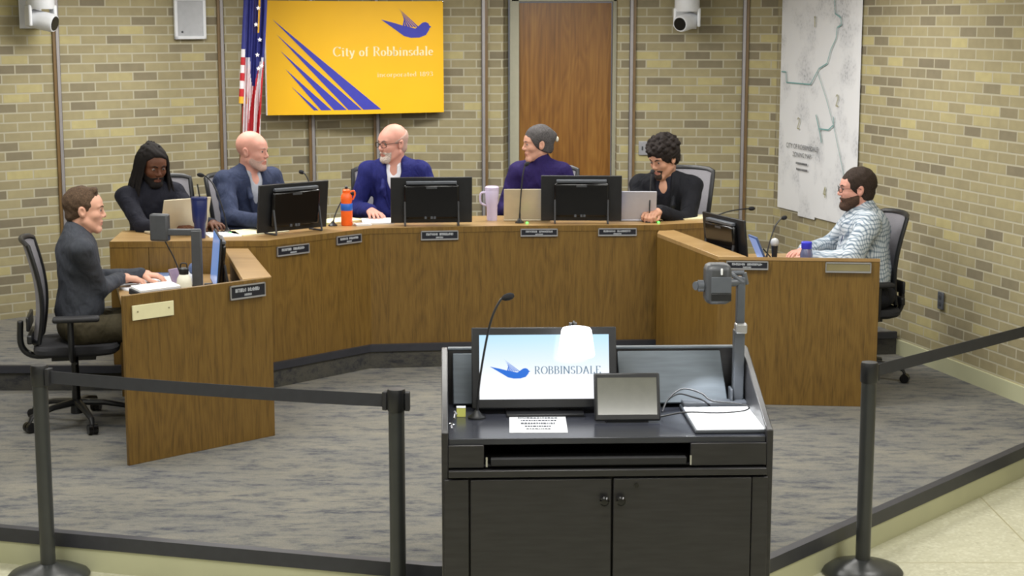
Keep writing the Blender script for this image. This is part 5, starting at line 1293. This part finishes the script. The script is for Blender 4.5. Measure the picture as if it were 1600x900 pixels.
person('young man in charcoal pullover seated in profile at the left wing desk', (-2.43, 9.20, .16), 22, (-2.375, 9.20, 1.372), 10, -4, 0,
       (-2.245, 9.42, .952), (-2.17, 9.60, .945), SK['fair'], LP['fair'], CL['heather_charcoal'], CL['khaki'], hair=h1, style='pullover', shirt=CL['white_cotton'], curl=.5, handdir={1: (1, .3, -.1), -1: (1, .1, -.1)})
person('man with long dreadlocks in dark sweater at left end of the council desk', (-2.39, 11.0, .31), -48, (-2.335, 10.80, 1.48), -52, -16, 0,
       (-2.13, 10.42, 1.125), (-1.93, 10.62, 1.12), SK['deep'], LP['deep'], CL['dark_navy_knit'], CL['dark_trousers'], hair=h2, style='pullover', girth=1.05, shw=.188, legs_fwd=.40)
person('bald man in blue grey jacket looking right beside the american flag', (-1.83, 11.17, .31), -46, (-1.722, 11.05, 1.556), -18, -4, 0,
       (-1.62, 10.62, 1.135), (-1.45, 10.90, 1.13), SK['pink'], LP['fair'], CL['slate_blue_wool'], CL['dark_trousers'], hair=h3, style='jacket', shirt=CL['pale_grey_cotton'], girth=1.1, shw=.195)
person('bald man with glasses in navy blazer below the yellow banner', (-.80, 11.62, .31), -93, (-.822, 11.45, 1.578), -138, -5, 0,
       (-.965, 11.27, 1.132), (-.62, 11.25, 1.13), SK['pink'], LP['fair'], CL['navy_wool'], CL['dark_trousers'], hair=h4, style='jacket', shirt=CL['white_cotton'], girth=1.08, shw=.185, curl=.22, handdir={1: (.35, -1, -.15), -1: (0, -1, -.1)})
person('woman in purple turtleneck with grey hair tied back before the door', (.22, 11.72, .31), -98, (.178, 11.56, 1.565), -166, -4, 0,
       (.03, 11.36, 1.13), (.36, 11.34, 1.13), SK['fair'], LP['fair'], CL['purple_knit'], CL['dark_trousers'], hair=h5, style='turtleneck', shw=.165, hs=1.03, jw=.80, nk=.84)
person('curly haired man in black jacket looking down at a microphone', (1.14, 11.68, .31), -108, (1.04, 11.42, 1.475), -138, -20, 0,
       (.945, 11.13, 1.145), (1.00, 11.10, 1.145), SK['tan'], LP['fair'], CL['black_wool'], CL['dark_trousers'], hair=h6, style='jacket', shirt=CL['dark_navy_knit'], shw=.19, girth=1.1, curl=.85, handdir={1: (-.5, -1, -.2), -1: (-.7, -.7, -.2)})
person('bearded man with glasses in blue plaid shirt at the right wing desk', (2.24, 10.33, .16), 178, (2.145, 10.33, 1.375), 180, -2, 0,
       (1.87, 10.50, .96), (1.86, 10.16, .96), SK['pink'], LP['fair'], CL['plaid'], CL['dark_trousers'], hair=h7, style='shirt', girth=1.42, shw=.20, noise=(.005, 26), curl=.4, ar=.014, hint=(.45, .9))
chair(-2.46, 9.18, .16, 12, 'mesh office chair under the man in charcoal pullover')
chair(-2.24, 11.06, .31, -54, 'mesh office chair of the man with dreadlocks')
chair(-1.79, 11.27, .31, -44, 'mesh office chair behind the man in blue grey jacket')
chair(-.91, 11.70, .31, -82, 'mesh office chair behind the man in navy blazer')
chair(.25, 11.76, .31, -96, 'mesh office chair behind the woman in purple')
chair(1.16, 11.72, .31, -116, 'mesh office chair behind the curly haired man')
chair(2.19, 10.36, .16, 192, 'mesh office chair under the bearded man in plaid')
# ------------------------------------------------------------------ light
def area(name, loc, sx, sy, e, rot=(0, 0, 0), col=(1, .985, .945), spread=None):
    l = bpy.data.lights.new(name, 'AREA'); l.shape = 'RECTANGLE'; l.size = sx; l.size_y = sy; l.energy = e; l.color = col
    if spread: l.spread = spread
    o = bpy.data.objects.new(name, l); C.objects.link(o); o.location = loc; o.rotation_euler = rot
for x, y, e in ((-4.2, 9.0, 30), (-2.0, 11.2, 42), (0, 11.8, 40), (1.5, 10.6, 30), (-2.2, 8.4, 34), (0, 8.9, 34), (2.0, 8.4, 30), (-2.5, 5.6, 38), (0, 5.6, 38), (2.6, 5.6, 38), (-2.5, 2., 38), (1.0, 2., 38), (3.8, 3., 30)):
    area('ceiling_light', (x, y, HC-.03), 1.2, .6, e*1.42, spread=R(180))
w = bpy.data.worlds.new('world'); bpy.context.scene.world = w; w.use_nodes = True
w.node_tree.nodes['Background'].inputs[0].default_value = (.9, .92, 1, 1); w.node_tree.nodes['Background'].inputs[1].default_value = .15
# ------------------------------------------------------------------ camera
cam = bpy.data.cameras.new('camera'); co = bpy.data.objects.new('camera', cam); C.objects.link(co)
cam.sensor_width = 36; cam.lens = 2600/1600*36; cam.clip_start = .05; cam.clip_end = 60
co.location = (0, 0, 2.41); co.rotation_euler = (R(90)-math.atan(418/2600), 0, 0)
sc = bpy.context.scene; sc.camera = co
sc.cycles.pixel_filter_type = 'BLACKMAN_HARRIS'; sc.cycles.filter_width = 2.1
sc.view_settings.view_transform = 'Standard'; sc.view_settings.look = 'None'; sc.view_settings.gamma = 1; sc.view_settings.exposure = -.13; sc.view_settings.use_curve_mapping = False
